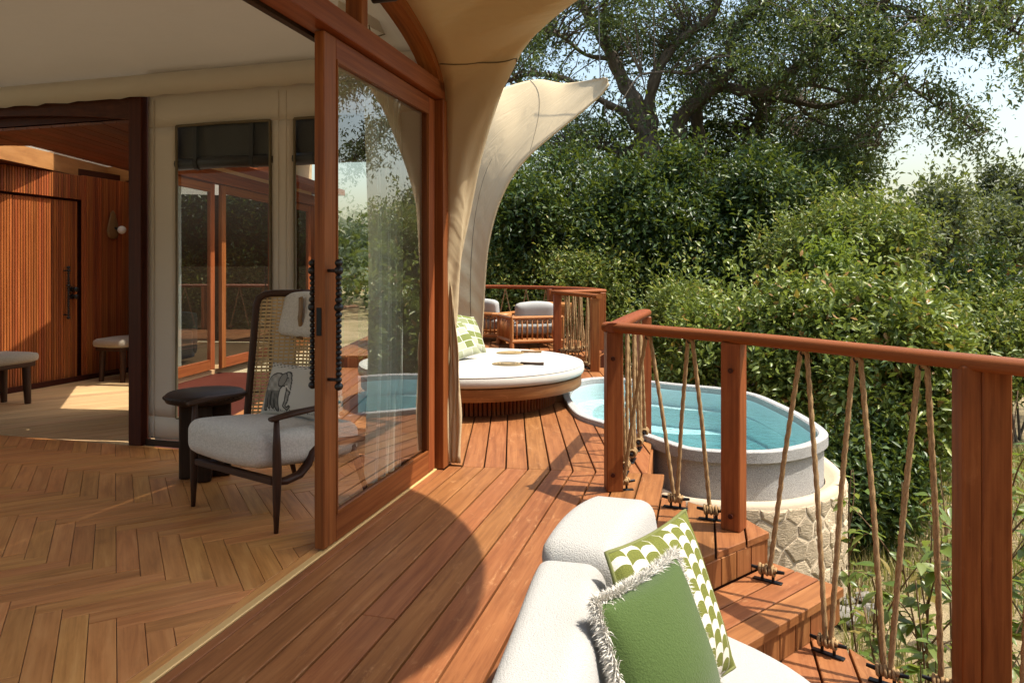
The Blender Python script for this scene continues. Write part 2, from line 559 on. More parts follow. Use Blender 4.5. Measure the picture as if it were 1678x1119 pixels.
va = w.new("ShaderNodeVolumeAbsorption"); va.inputs[0].default_value = (.30, .85, .89, 1); va.inputs[1].default_value = .36
w.link(va.outputs[0], w.out.inputs[1])
w.n.remove(w.p)
M['water'] = w.m
def ground_mat():
    w = NT('dry_sandy_ground', .95, .1)
    g = w.obj()
    n1 = w.noise(g, .35, 6, .65); n2 = w.noise(g, 6, 5, .7); n3 = w.noise(g, 45, 3, .7)
    c = w.ramp(n1, [(.35, (.16, .14, .06)), (.5, (.30, .235, .13)), (.68, (.40, .31, .19))])
    c = w.mix(w.ramp(n2, [(.45, (0, 0, 0)), (.7, (1, 1, 1))]), c, (.20, .165, .075))
    c = w.mix(w.math('MULTIPLY', n3, .5), c, (.18, .14, .085))
    w.base(c); w.bump(w.math('ADD', n2, w.math('MULTIPLY', n3, .4)), .8, .06)
    return w.m
M['ground'] = ground_mat()
# ================================================================== ground
GZ = -1.5
def gheight(x, y):
    d = math.hypot(x - 1.5, y - 4)
    z = GZ + .10 * math.sin(x * .6 + 1) * math.cos(y * .5) + .05 * math.sin(x * 1.9 + y * 1.3)
    if d > 12: z -= min(1.4, (d - 12) * .06)
    if d > 60: z += min(6, (d - 60) * .02)
    return z
gm = MB()
radii = [0.0] + [1.2 * 1.17 ** k for k in range(42)]
rows = []
for r_ in radii:
    rows.append([(1.5 + r_ * math.cos(a), 4 + r_ * math.sin(a), gheight(1.5 + r_ * math.cos(a), 4 + r_ * math.sin(a)))
                 for a in [2 * math.pi * k / 72 for k in range(72)]])
gm.grid(rows, closed_u=True)
ground = gm.build("ground", M['ground'], smooth=True)
tagd(ground, "dry sandy ground with sparse grass below the deck", "ground", kind="structure")

# ================================================================== plunge pool outline (needed for the deck cut)
TD = 1.27
OUT = [(.813, 6.42), (.5816, 6.19), (.469, 5.68), (.466, 5.25), (.508, 4.83), (.6227, 4.60), (.76, 4.40), (.859, 4.20), (.945, 4.03),
       (1.04, 3.905), (1.328, 3.86), (1.539, 3.93), (1.73, 4.08), (1.87, 4.30), (1.925, 4.70), (1.930, 5.16), (1.89, 5.60), (1.72, 5.86), (1.44, 6.04), (1.10, 6.30)]
OUT = [(x * TD, y * TD) for x, y in OUT]
POOL = [(p.x, p.y) for p in catmull([(x, y, 0) for x, y in OUT], 6, True)]
if area2(POOL) < 0: POOL = POOL[::-1]
def offset_loop(L, d):          # d > 0 grows outwards (ccw loop)
    return inset(L, -d)
POOLR = offset_loop(POOL, .075)
def smooth_loop(L, it=6):
    for _ in range(it):
        L = [((L[i - 1][0] + 2 * L[i][0] + L[(i + 1) % len(L)][0]) / 4, (L[i - 1][1] + 2 * L[i][1] + L[(i + 1) % len(L)][1]) / 4) for i in range(len(L))]
    return L
def inpoly(p, L):
    x, y = p; c = False
    for i in range(len(L)):
        (x1, y1), (x2, y2) = L[i], L[i - 1]
        if (y1 > y) != (y2 > y) and x < (x2 - x1) * (y - y1) / (y2 - y1) + x1: c = not c
    return c
CUT = offset_loop(POOL, .02)

# ================================================================== main deck, boards one by one
BT = .032
sub = MB()
sub.prism([(-1.9, 4.75), (-.42, 4.62), (.75, 4.3), (.75, 6.0), (.5, 6.4), (.45, 8.3), (1.15, 8.6), (1.3, 9.3), (-6.2, 9.3), (-6.2, 6.6), (-3.0, 5.3)], -.30, -.06, 0)
deck = sub.build("deck", M['darkwood'])
tagd(deck, "orange stained timber deck beside the tent", "deck", kind="structure")
sub2 = MB()
sub2.prism([tuple(ST(-4.6, .02)[:2]), tuple(ST(-4.6, 1.02)[:2]), (-.17, 1.2), (.15, 2.62), (.85, 3.17), (1.2, 3.46), (1.1, 3.7), (.78, 4.05), (.75, 4.2), (.95, 5.3), (.7, 5.0), (.5, 4.5), (-.42, 4.6)], -.28, -.07, 0)
d2 = sub2.build("joist_frame", M['darkwood'], deck)
BW, GAP = .145, .010
MIT0 = Vector((0, 4.6)); MITD = Vector((math.cos(R(-7.6)), math.sin(R(-7.6)))); MITN = Vector((-MITD.y, MITD.x))
XS0 = -.185                                                      # one joint of the fan boards
angY = R(90); angD = R(90 - 15.22)
def deck_piece(poly, ang, z1=0.0, parent=None, mat=None, name="board"):
    return board(poly, ang, z1 - BT, z1, mat or M['deck'], parent if parent else deck, name)
def split_long(poly, dirv, cuts):
    """cut a strip polygon at given stations along dirv"""
    out = [poly]
    for c in cuts:
        nxt = []
        for q in out:
            a = clip(q, (dirv.x * c, dirv.y * c), dirv)
            b = clip(q, (dirv.x * (c - .004), dirv.y * (c - .004)), -dirv)
            nxt += [x for x in (a, b) if len(x) >= 3]
        out = nxt
    return out
# boards along the glazed front
edge_pts = [(-.143, 1.36), (.20, 2.62), (.887, 3.19), (1.275, 3.48), (1.22, 3.67), (.876, 4.07), (.80, 4.2), (1.0, 5.06)]
d2v = Vector((DD.x, DD.y))
n2v = Vector((NN.x, NN.y))
t_of = lambda p: (Vector(p) - Vector((O0.x, O0.y))).dot(n2v)
# miter crossing of joint k
k0 = -2
for k in range(-2, 12):
    x0 = XS0 + BW * k
    mp = MIT0 + MITD * ((x0 - MIT0.x) / MITD.x)
    mp2 = MIT0 + MITD * ((x0 + BW - MIT0.x) / MITD.x)
    t0, t1 = t_of(mp) + GAP / 2, t_of(mp2) - GAP / 2
    if t1 < .05: continue
    t0 = max(t0, .062)
    A = [ST(-5.2, t0), ST(4.0, t0), ST(4.0, t1), ST(-5.2, t1)]
    poly = [(p.x, p.y) for p in A]
    poly = clip(poly, MIT0 - MITN * .003, -MITN)
    # right-hand outline of the deck
    tm = (t0 + t1) / 2
    # stair front
    poly2 = poly
    e1 = Vector((.887, 3.19)); e2 = Vector((1.275, 3.48)); ev = (e2 - e1).normalized()
    if tm > t_of((.20, 2.62)):
        poly2 = clip(poly2, e1, Vector((-ev.y, ev.x)))
        q1 = Vector((1.275, 3.48)); q2 = Vector((1.22, 3.67)); q3 = Vector((.876, 4.07))
        if tm > t_of((.83, 4.2)):
            v1 = (q3 - q2).normalized(); poly2 = clip(poly2, q2, Vector((-v1.y, v1.x)))
            v0 = (q2 - q1).normalized(); poly2 = clip(poly2, q1, Vector((-v0.y, v0.x)))
    if len(poly2) < 3: continue
    cuts = []
    if k in (1, 3, 5): cuts = [(.5 - .63 * (k % 4)) + O0.x * d2v.x + O0.y * d2v.y - .35]
    if k in (2, 4): cuts = [-1.05 - .3 * k + O0.x * d2v.x + O0.y * d2v.y]
    for q in split_long(poly2, d2v, cuts):
        deck_piece(q, angD)
# narrow strip behind the door track
deck_piece([tuple(ST(-5.2, .014)[:2]), tuple(ST(1.4, .014)[:2]), tuple(ST(1.4, .056)[:2]), tuple(ST(-5.2, .056)[:2])], angD, -.002)
# fan boards running away from the miter
def pool_cut(poly, x0, x1):
    """board strip x0..x1 from the miter up to the pool edge (near side) / beyond the pool"""
    hit = []
    for i in range(len(CUT)):
        a, b = CUT[i], CUT[(i + 1) % len(CUT)]
        for x in (x0, (x0 + x1) / 2, x1):
            if (a[0] - x) * (b[0] - x) < 0:
                k = (x - a[0]) / (b[0] - a[0]); hit.append((x, a[1] + (b[1] - a[1]) * k))
    return hit
for k in range(-16, 10):
    x0 = XS0 + BW * k + GAP / 2; x1 = XS0 + BW * (k + 1) - GAP / 2
    ym = lambda x: 4.6 + (x - MIT0.x) * MITD.y / MITD.x + .003
    ylo0, ylo1 = ym(x0), ym(x1)
    if x0 < -.46:
        wall = lambda x: 5.25 + (-2.71 - x) * .2626 / .9649 + .08     # outside of the end wall
        ylo0, ylo1 = max(ylo0, wall(x0)), max(ylo1, wall(x1))
    far = 9.32
    hits = pool_cut(None, x0, x1)
    if not hits:
        if x0 > 1.0: continue
        poly = [(x0, ylo0), (x1, ylo1), (x1, far), (x0, far)]
        for q in split_long(poly, Vector((0, 1)), [6.9 + .37 * (k % 4)]): deck_piece(q, angY)
    else:
        def near(x):
            h = [p[1] for p in hits if abs(p[0] - x) < 1e-6]
            return (min(h), max(h)) if h else None
        n0, nm, n1 = near(x0), near((x0 + x1) / 2), near(x1)
        xm = (x0 + x1) / 2
        lo, hi = [], []
        for x, nn_ in ((x0, n0), (xm, nm), (x1, n1)):
            if nn_ is None: lo.append((x, 6.9)); hi.append((x, 6.95))
            else: lo.append((x, nn_[0])); hi.append((x, nn_[1]))
        # right border along the back railing
        lim = lambda x: 1.5
        if xm < 1.10:
            p = [(x0, ylo0), (x1, ylo1), lo[2], lo[1], lo[0]]
            if x0 > .66:   # cut by the deck edge (0.80,4.2)-(1.10,5.5)
                p = clip(p, (.80, 4.2), Vector((-1.3, .3)).normalized())
            if len(p) > 2: deck_piece(p, angY)
        if xm < 1.28:
            deck_piece([hi[0], hi[1], hi[2], (x1, far - .0), (x0, far - .0)], angY)
# curved fascia of the deck towards the pool
fas = MB()
def wallstrip(mb, pts, z0, z1, th=.03):
    for a, b in zip(pts[:-1], pts[1:]):
        mb.bar((a[0], a[1], (z0 + z1) / 2), (b[0], b[1], (z0 + z1) / 2), th, z1 - z0)
wallstrip(fas, [(.806, 4.2), (1.06, 5.33)], -.36, -BT - .001)
wallstrip(fas, [(.80, 4.19), (.87, 4.05), (1.20, 3.66), (1.255, 3.48)], -.75, -BT - .001)
fas.build("fascia", M['deck'], deck)

# ================================================================== steps down to the lower deck
st = MB()
EV = Vector((.78, .626)); EN = Vector((EV.y, -EV.x))            # along the nosing / downwards
c1 = Vector((1.275, 3.48)); a1 = Vector((.16, 2.585))
st.prism([tuple(a1), tuple(c1 - EN * .03), tuple(c1 + EN * .33 + EV * -.02), tuple(a1 + EN * .33)], -.75, -.20, 0)
steps = st.build("steps", M['darkwood'])
tagd(steps, "timber steps with board treads between the decks", "steps", kind="structure")
def tread(c_right, c_left, z, depth, nb=3):
    w_ = depth / nb
    for i in range(nb):
        p = [c_left + EN * (w_ * i + .004), c_right + EN * (w_ * i + .004) , c_right + EN * (w_ * (i + 1) - .004), c_left + EN * (w_ * (i + 1) - .004)]
        board([tuple(q) for q in p], math.atan2(EV.y, EV.x), z - BT * 1.2, z, M['deck'], steps, "tread_board")
def riser(c_right, c_left, z0, z1):
    L = (c_right - c_left).length; n = int(L / .12)
    for i in range(n):
        a = c_left.lerp(c_right, i / n); b = c_left.lerp(c_right, (i + 1) / n)
        d = (b - a).normalized()
        a = a + d * .003; b = b - d * .003
        m = MB(); m.bar((a.x, a.y, (z0 + z1) / 2), (b.x, b.y, (z0 + z1) / 2), .022, z1 - z0, bev=.002)
        # grain runs upright
        m.g = [(q[2] * 1.0, q[0], q[1]) for q in m.v]
        m.build("riser_board", M['deck'], steps)
cl = Vector((.22, 2.634)); 
riser(c1 - EN * .02 - EV * .02, cl - EN * .02, -.16, -BT - .002)
tread(Vector((1.30, 3.50)) + EN * .0, cl, -.16, .36)
c2 = Vector((1.30, 3.50)) + EN * .36
riser(c2 - EN * .025 - EV * .03, cl + EN * .335, -.32, -.16 - BT * 1.2 - .002)
# right-hand cheeks of the steps
for (pa, z0, z1) in ((c1, -.16, -.036), (c2, -.32, -.20)):
    for i in range(3):
        a = pa - EN * (.02 + .11 * i) - EV * .015; b = pa - EN * (.125 + .11 * i) - EV * .015
        m = MB(); m.bar((a.x, a.y, (z0 + z1) / 2), (b.x, b.y, (z0 + z1) / 2), .02, z1 - z0)
        m.g = [(q[2], q[0], q[1]) for q in m.v]
        m.build("cheek_board", M['deck'], steps)
# lower deck
lo = MB()
LD = [(-.18, 1.2), (.20, 2.60), (1.30, 3.40), (1.42, 3.08), (1.50, 3.0), (1.66, 2.70), (2.1, 1.9), (2.6, .7), (2.6, -1.2), (-.6, -1.2)]
lo.prism([(p[0] * .985, p[1] - .02) for p in LD], -.62, -.40, 0)
lower = lo.build("lower_deck", M['darkwood'])
tagd(lower, "lower timber deck under the sofa", "deck", kind="structure")
for k in range(-6, 26):
    t0 = .98 + BW * k + GAP / 2; t1 = t0 + BW - GAP
    poly = [tuple(ST(s_, t_)[:2]) for s_, t_ in ((-5, t0), (3, t0), (3, t1), (-5, t1))]
    n_ = len(LD)
    for i in range(n_):
        a, b = Vector(LD[i]), Vector(LD[(i + 1) % n_])
        e = (b - a).normalized()
        poly = clip(poly, a, Vector((e.y, -e.x)))
        if len(poly) < 3: break
    if len(poly) >= 3: board(poly, angD, -.32 - BT, -.32, M['deck'], lower, "board")
# ================================================================== upper deck with the lounge chairs
UZ = .15
ARC = [(1.10, 9.40), (1.36, 10.15), (1.22, 11.1), (.75, 12.0), (0.0, 12.7), (-1.0, 13.1), (-2.6, 13.3)]
arcs = [(p.x, p.y) for p in catmull([(x, y, 0) for x, y in ARC], 5)]
UP = arcs + [(-2.6, 9.40)]
up = MB(); up.prism(UP, -.35, UZ - .04, 0)
upper = up.build("upper_deck", M['darkwood'])
tagd(upper, "raised timber deck holding the lounge chairs", "deck", kind="structure")
for k in range(-17, 10):
    x0 = XS0 + BW * k + GAP / 2; x1 = x0 + BW - GAP
    def ymax(x):
        b = None
        for (p, q) in zip(arcs[:-1], arcs[1:]):
            if (p[0] - x) * (q[0] - x) <= 0 and abs(p[0] - q[0]) > 1e-6:
                y = p[1] + (x - p[0]) / (q[0] - p[0]) * (q[1] - p[1]); b = y if b is None else max(b, y)
        return b
    def ymin(x): return 9.40 if x <= 1.10 else 9.40 + (x - 1.10) * 2.9
    ya, yb = ymax(x0), ymax(x1)
    if ya is None or yb is None: continue
    board([(x0, ymin(x0)), (x1, ymin(x1)), (x1, yb), (x0, ya)], angY, UZ - BT, UZ, M['deck'], upper, "board")
for i in range(26):                                             # upright fascia boards facing the daybed and the pool
    a, b = (-2.2 + .128 * i, 9.395), (-2.2 + .128 * (i + 1) - .005, 9.395)
    if b[0] > 1.11: break
    m = MB(); m.bar((a[0], a[1], .045), (b[0], b[1], .045), .02, .14); m.g = [(q[2], q[0], q[1]) for q in m.v]
    m.build("fascia_board", M['deck'], upper)
for i in range(12):
    a = Vector((1.115, 9.40)).lerp(Vector((1.38, 10.17)), i / 6.3); b = Vector((1.115, 9.40)).lerp(Vector((1.38, 10.17)), (i + .95) / 6.3)
    if i > 5: break
    m = MB(); m.bar((a.x, a.y, -.12), (b.x, b.y, -.12), .02, .47); m.g = [(q[2], q[0], q[1]) for q in m.v]
    m.build("fascia_board", M['deck'], upper)

# ================================================================== plunge pool
PC = Vector((1.25 * TD, 5.0 * TD))
pool = thing("plunge_pool", (PC.x, PC.y, -.6), "grey oval plunge pool of turquoise water in a ring of stone", "pool")
RZ = .045; WZ = -.03
rim_out, rim_in = POOLR, POOL
wall_o = offset_loop(POOL, .045)
def ring(L, z): return [(p[0], p[1], z) for p in L]
t = MB(); t.grid([ring(wall_o, -1.0), ring(wall_o, RZ - .075)], closed_u=True)
t.build("tub_wall", M['concrete'], pool, smooth=True)
t = MB(); e = .006
t.grid([ring(wall_o, RZ - .085), ring(rim_out, RZ - .08), ring(rim_out, RZ - e), ring(offset_loop(POOL, .069), RZ), ring(offset_loop(POOL, .012), RZ), ring(POOL, RZ - .012), ring(POOL, WZ - .02)], closed_u=True)
t.build("rim", M['concrete'], pool, smooth=True, auto=32)
basin = []
for p in POOL:
    v = Vector(p) - PC
    u_ = v.normalized()
    k = max(0, u_.dot(Vector((-.62, .78))))
    ins = .03 + .80 * k ** 1.6
    q = Vector(p) - u_ * ins
    basin.append((q.x, q.y))
basin = smooth_loop(basin, 8)
t = MB()
inner = offset_loop(POOL, -.004)
lob = lambda p: (Vector(p) - PC).normalized().dot(Vector((-.62, .78)))
step_in = smooth_loop([tuple(Vector(p) - (Vector(p) - PC).normalized() * (.006 + .30 * max(0, lob(p)) ** 2)) for p in POOL], 6)
t.grid([ring(inner, WZ + .01), ring(inner, -.20), ring(step_in, -.20), ring(step_in, -.40), ring(basin, -.40), ring(smooth_loop(offset_loop(basin, -.05)), -.95)], closed_u=True)
n_ = len(basin)
t.add(ring(smooth_loop(offset_loop(basin, -.05)), -.95), [tuple(range(n_))])
t.build("basin", M['tubin'], pool, smooth=True, auto=40)
t = MB()
wl = offset_loop(POOL, -.002)
t.add(ring(wl, WZ) + ring(wl, -1.0), [tuple(range(n_)), tuple(range(n_, 2 * n_))[::-1]] + [(i, i + n_, (i + 1) % n_ + n_, (i + 1) % n_) for i in range(n_)])
t.build("water", M['water'], pool)
# stone ring
r_in, r_out = offset_loop(POOL, .055), smooth_loop(offset_loop(POOL, .21), 4)
RT = -.27
t = MB(); t.grid([ring(r_out, -1.05), ring(r_out, RT - .03), ring(offset_loop(r_out, -.025), RT), ring(offset_loop(POOL, .13), RT - .004), ring(offset_loop(POOL, .11), RT - .02), ring(r_in, RT - .05), ring(r_in, -1.0)], closed_u=True)
ringw = t.build("stone_wall", M['render'], pool, smooth=True, auto=60)
L = [0.0]
for i in range(len(r_out)):
    a, b = Vector(r_out[i]), Vector(r_out[(i + 1) % len(r_out)])
    L.append(L[-1] + (b - a).length)
def on_ring(s_, z, d):
    s_ = s_ % L[-1]
    i = max(j for j in range(len(L) - 1) if L[j] <= s_)
    a, b = Vector(r_out[i]), Vector(r_out[(i + 1) % len(r_out)])
    tt = (s_ - L[i]) / (L[i + 1] - L[i]); e = (b - a).normalized()
    p = a.lerp(b, tt) + Vector((e.y, -e.x)) * d
    return (p.x, p.y, z)
seeds = []
hgt = .80
sx_ = .150
rs = random.Random(5)
for j in range(6):
    for i in range(int(L[-1] / sx_)):
        seeds.append(((i + .5 * (j % 2) + rs.uniform(-.36, .36)) * sx_, -1.07 + (j + .5 + rs.uniform(-.34, .34)) * hgt / 6))
for i, (sx, sz) in enumerate(seeds):
    poly = [(sx - .4, -1.10), (sx + .4, -1.10), (sx + .4, RT - .035), (sx - .4, RT - .035)]
    for j, (qx, qz) in enumerate(seeds):
        if j == i or abs(qx - sx) > .6 or abs(qz - sz) > .6: continue
        mid = ((sx + qx) / 2, (sz + qz) / 2); nr = Vector((sx - qx, sz - qz))
        poly = clip(poly, mid, nr)
        if len(poly) < 3: break
    if len(poly) < 3 or abs(area2(poly)) < .003: continue
    pm = on_ring(sx, sz, 0)
    if (pm[0] - PC.x) * .35 + (pm[1] - PC.y) * -1 < -.9: continue      # only the side that shows
    if area2(poly) < 0: poly = poly[::-1]
    poly = [(p[0] + rs.uniform(-.008, .008), p[1] + rs.uniform(-.008, .008)) for p in inset(poly, .002)]
    o1 = inset(poly, .006); o2 = inset(poly, .018); d = rs.uniform(.003, .010)
    n = len(poly)
    vs = [on_ring(p[0], p[1], -.01) for p in poly] + [on_ring(p[0], p[1], d * .7) for p in o1] + [on_ring(p[0], p[1], d + rs.uniform(-.002, .003)) for p in o2]
    cxp = sum(p[0] for p in o2) / n; czp = sum(p[1] for p in o2) / n
    vs.append(on_ring(cxp, czp, d + rs.uniform(-.002, .005)))
    fs = []
    for r_ in range(2):
        for k in range(n):
            fs.append((r_ * n + k, r_ * n + (k + 1) % n, (r_ + 1) * n + (k + 1) % n, (r_ + 1) * n + k))
    for k in range(n): fs.append((2 * n + k, 2 * n + (k + 1) % n, 3 * n))
    m = MB(); m.add(vs, fs)
    m.build("stone", M['stone'], ringw, smooth=False)

# ================================================================== interior floor: herringbone blocks one by one
fl = MB()
fl.prism([tuple(ST(-4.5, .0)[:2]), tuple(ST(1.40, .0)[:2]), tuple(ST(1.40, -6.0)[:2]), tuple(ST(-4.5, -6.0)[:2])], -.25, -.018, 0)
floor = fl.build("floor", M['black_oak'])
tagd(floor, "oak herringbone parquet floor inside the tent", "floor", kind="structure")
# block directions from the two vanishing points (187 and ~2930 on the horizon)
aB = math.atan2(F, 187 - UC); 
eB = Vector((math.cos(aB), math.sin(aB))); eA = Vector((eB.y, -eB.x))
PL, PW = .54, .09
FLO = [tuple(ST(-4.4, -.075)[:2]), tuple(ST(1.385, -.075)[:2]), tuple(ST(1.385, -5.9)[:2]), tuple(ST(-4.4, -5.9)[:2])]
if area2(FLO) < 0: FLO = FLO[::-1]
def clip_poly(poly, C):
    for i in range(len(C)):
        a, b = Vector(C[i]), Vector(C[(i + 1) % len(C)])
        e = (b - a).normalized()
        poly = clip(poly, a, Vector((-e.y, e.x)))
        if len(poly) < 3: return []
    return poly
o_ = Vector(PZ(191, 1012, 0)[:2])
blocks = []
for i in range(-70, 71):
    for j in range(-14, 15):
        # standard herringbone: steps of PW along the diagonal, repeats of 2*PL
        base = o_ + eA * (i * PW + j * PL) + eB * (-i * PW + j * PL)
        for kind in (0, 1):
            if kind == 0: a0, e1, e2, l1, l2 = base - eB * PW, eA, eB, PL, PW
            else: a0, e1, e2, l1, l2 = base - eB * (PW + PL), eB, eA, PL, PW
            g2 = .0012
            p = [a0 + e1 * g2 + e2 * g2, a0 + e1 * (l1 - g2) + e2 * g2, a0 + e1 * (l1 - g2) + e2 * (l2 - g2), a0 + e1 * g2 + e2 * (l2 - g2)]
            q = clip_poly([tuple(x) for x in (p if kind == 0 else p)], FLO)
            if len(q) < 3 or abs(area2(q)) < .0003: continue
            c = Vector((sum(x[0] for x in q) / len(q), sum(x[1] for x in q) / len(q)))
            if c.y < .4: continue
            u = UC + c.x / c.y * F; v = HOR + F * CH / c.y
            if u < -260 or v > 1500 or v < 600: continue
            blocks.append((q, math.atan2(e1.y, e1.x)))
for q, a in blocks: board(q, a, -.016, 0, M['oak'], floor, "parquet_block", .0012)
# border strip, brass track
bs = board([tuple(ST(-4.4, -.072)[:2]), tuple(ST(1.385, -.072)[:2]), tuple(ST(1.385, -.028)[:2]), tuple(ST(-4.4, -.028)[:2])], angD, -.016, 0, M['oak'], floor, "border_strip", .001)
tr_ = MB(); tr_.bar(ST(-4.4, -.006, -.002), ST(1.40, -.006, -.002), .036, .012, bev=.003)
tr_.build("brass_track", M['brass'], floor)
# vestibule floor of long boards
vf = MB(); VFP = [tuple(ST(1.40, -2.20)[:2]), (-2.85, 5.6), (-4.75, 9.25), (-5.25, 9.2), tuple(ST(1.40, -5.45)[:2])]
vf.prism([tuple(p) for p in VFP], -.22, -.02, 0)
vfl = vf.build("vestibule_floor", M['black_oak'])
tagd(vfl, "pale oak board floor of the entrance lobby", "floor", kind="structure")
VC = VFP if area2(VFP) > 0 else VFP[::-1]
vd = Vector((math.cos(R(36)), math.sin(R(36)))); vn = Vector((-vd.y, vd.x))
for k in range(-10, 60):
    w_ = .15
    c = Vector((-5.5, 4.0)) + vn * (w_ * k)
    p = [c + vn * .001 - vd * 3, c + vn * .001 + vd * 8, c + vn * (w_ - .001) + vd * 8, c + vn * (w_ - .001) - vd * 3]
    q = clip_poly([tuple(x) for x in p], VC)
    if len(q) >= 3: board(q, math.atan2(vd.y, vd.x), -.018, -.001, M['oakpale'], vfl, "board", .001)
# ================================================================== the near tent
tent = thing("safari_tent", tuple(ST(-.7, -2.5, 0)), "tan canvas safari tent with an open hardwood sliding front and herringbone floor", "tent")
def hit_wall(u, v, s0=1.44):
    """pixel -> point on the end wall (plane s = s0); returns t, z"""
    d = Vector(((u - UC) / F, 1, -(v - HOR) / F))
    k = (s0 - (Vector((0, 0, 0)) - Vector((O0.x, O0.y, 0))).dot(DD)) / d.dot(DD)
    p = d * k
    return toST(p)[1], p.z + CH
# header and jamb
m = MB(); m.bar(ST(-4.6, -.02, 2.468), ST(1.51, -.02, 2.468), .13, .115, bev=.004); m.build("header_beam", M['door'], tent)
m = MB(); m.bar(ST(-4.6, -.105, 2.42), ST(1.40, -.105, 2.42), .035, .05); m.build("head_track", M['black_oak'], tent)
m = MB(); m.box(ST(1.455, -.01, 1.205), (.10, .13, 2.41), (DD, NN, Vector((0, 0, 1))), .004); m.build("jamb", M['door'], tent)
m = MB(); m.box(ST(-4.55, -.01, 1.205), (.10, .13, 2.41), (DD, NN, Vector((0, 0, 1))), .004); m.build("jamb", M['door'], tent)
# arch above the header
def arch(s, a=2.2, b=.50, z=2.50, sc=-.75):
    q = max(0, 1 - ((s - sc) / a) ** 2)
    return z + b * math.sqrt(q)
def arch_pts(a=2.2, b=.5, z=2.5, sc=-.75, n=40, t=.03):
    return [ST(sc + a * math.cos(th), t, z + b * math.sin(th)) for th in [math.pi * k / n for k in range(n + 1)]]
A1 = arch_pts(2.2, .56, 2.47); A2 = arch_pts(2.09, .47, 2.47)
m = MB()
for a, b in ((0.045, -.06),):
    r1 = arch_pts(2.24, .58, 2.47, t=.045); r2 = arch_pts(2.24, .58, 2.47, t=-.07)
    r3 = arch_pts(2.12, .46, 2.47, t=-.07); r4 = arch_pts(2.12, .46, 2.47, t=.045)
    m.grid([r1, r2, r3, r4, r1])
    m.g = [((i % 41) * .15, (i // 41) * .1, 0) for i in range(len(m.v))]
m.build("arch_frame", M['door'], tent, auto=30)
for s_ in (.35, -1.8):
    m = MB(); m.box(ST(s_, -.015, (2.53 + arch(s_) - .03) / 2), (.07, .09, arch(s_) - .03 - 2.53), (DD, NN, Vector((0, 0, 1))), .003)
    m.build("mullion", M['door'], tent)
m = MB(); m.lathe([(.035, 0), (.035, .12), (.03, .13), (.03, 0.0)], ST(.30, .10, 2.66), 16, axis=NN); m.build("spot_light", M['black'], tent)
# fanlight glass
fan = [ST(s_, -.03, 2.53) for s_ in np.linspace(-2.75, 1.28, 30)]
fan2 = [ST(s_, -.03, max(2.535, arch(s_) - .04)) for s_ in np.linspace(-2.75, 1.28, 30)]
m = MB(); m.grid([fan, fan2]); m.build("fanlight_glass", M['winglass'], tent)
# vaulted ceiling liner
def vz(s, t=0):
    q = max(0, 1 - ((s + .75) / 2.24) ** 2)
    return 2.66 + .64 * q ** .62
rows = []
for t_ in np.linspace(-.12, -6.2, 16):
    rows.append([ST(s_, t_, vz(s_)) for s_ in np.linspace(1.47, -2.97, 36)])
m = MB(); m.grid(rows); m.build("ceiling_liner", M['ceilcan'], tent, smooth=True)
# gable cloth between arch and ceiling
m = MB()
ss = np.linspace(1.47, -2.97, 36)
m.grid([[ST(s_, -.08, arch(s_, 2.24, .56, 2.47)) for s_ in ss], [ST(s_, -.14, vz(s_) + .01) for s_ in ss]])
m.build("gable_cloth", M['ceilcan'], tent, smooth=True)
# outer fly above the ceiling (keeps the room shaded)
m = MB()
rows = []
for t_ in np.linspace(.02, -6.4, 12):
    rows.append([ST(s_, t_, vz(s_) + .18) for s_ in np.linspace(1.55, -3.1, 30)])
m.grid(rows); m.build("outer_fly", M['canvas'], tent, smooth=True)
# lacing seen through the fanlight
LT = [(567, 13), (603, 32), (640, 54), (677, 76)]
def on_plane_t(u, v, t0):
    d = Vector(((u - UC) / F, 1, -(v - HOR) / F))
    q = -Vector((O0.x, O0.y, 0))
    k = (t0 - q.dot(NN)) / d.dot(NN)
    p = d * k; return Vector((p.x, p.y, p.z + CH))
lace = [on_plane_t(u, v, -.35) for u, v in LT]
m = MB()
for p in lace: m.lathe([(.004, -.012), (.018, -.008), (.020, 0), (.016, .008), (.003, .014)], p, 10, axis=NN)
low = [on_plane_t(u, v, -.30) for u, v in ((572, 32), (578, 46), (607, 58), (613, 62), (643, 82), (650, 78), (684, 84))]
for i, p in enumerate(lace):
    m.tube([p, low[min(i * 2, 6)]], .005, 6)
    if i: m.tube([p, low[min(i * 2 - 1, 6)]], .005, 6)
m.build("lacing", M['hem'], tent)
va = [on_plane_t(u, v, -.33) for u, v in ((555, 2), (600, 22), (640, 46), (690, 78), (720, 96))]
vb = [on_plane_t(u, v, -.33) for u, v in ((555, 14), (598, 38), (636, 62), (684, 92), (716, 108))]
m = MB(); m.grid([va, vb]); m.build("lace_flap", M['wallcan'], tent, solid=.006)
# valance along the end wall
m = MB()
n = 60
rows = [[ST(1.345 - .012 * math.sin(k * 1.7) * j / 2 - .006, -.1 - 5.9 * k / n, 2.72 - .08 * j + (.006 * math.sin(k * 2.3) if j == 2 else 0)) for k in range(n + 1)] for j in range(3)]
m.grid(rows); m.build("valance", M['wallcan'], tent, smooth=True, solid=.004)
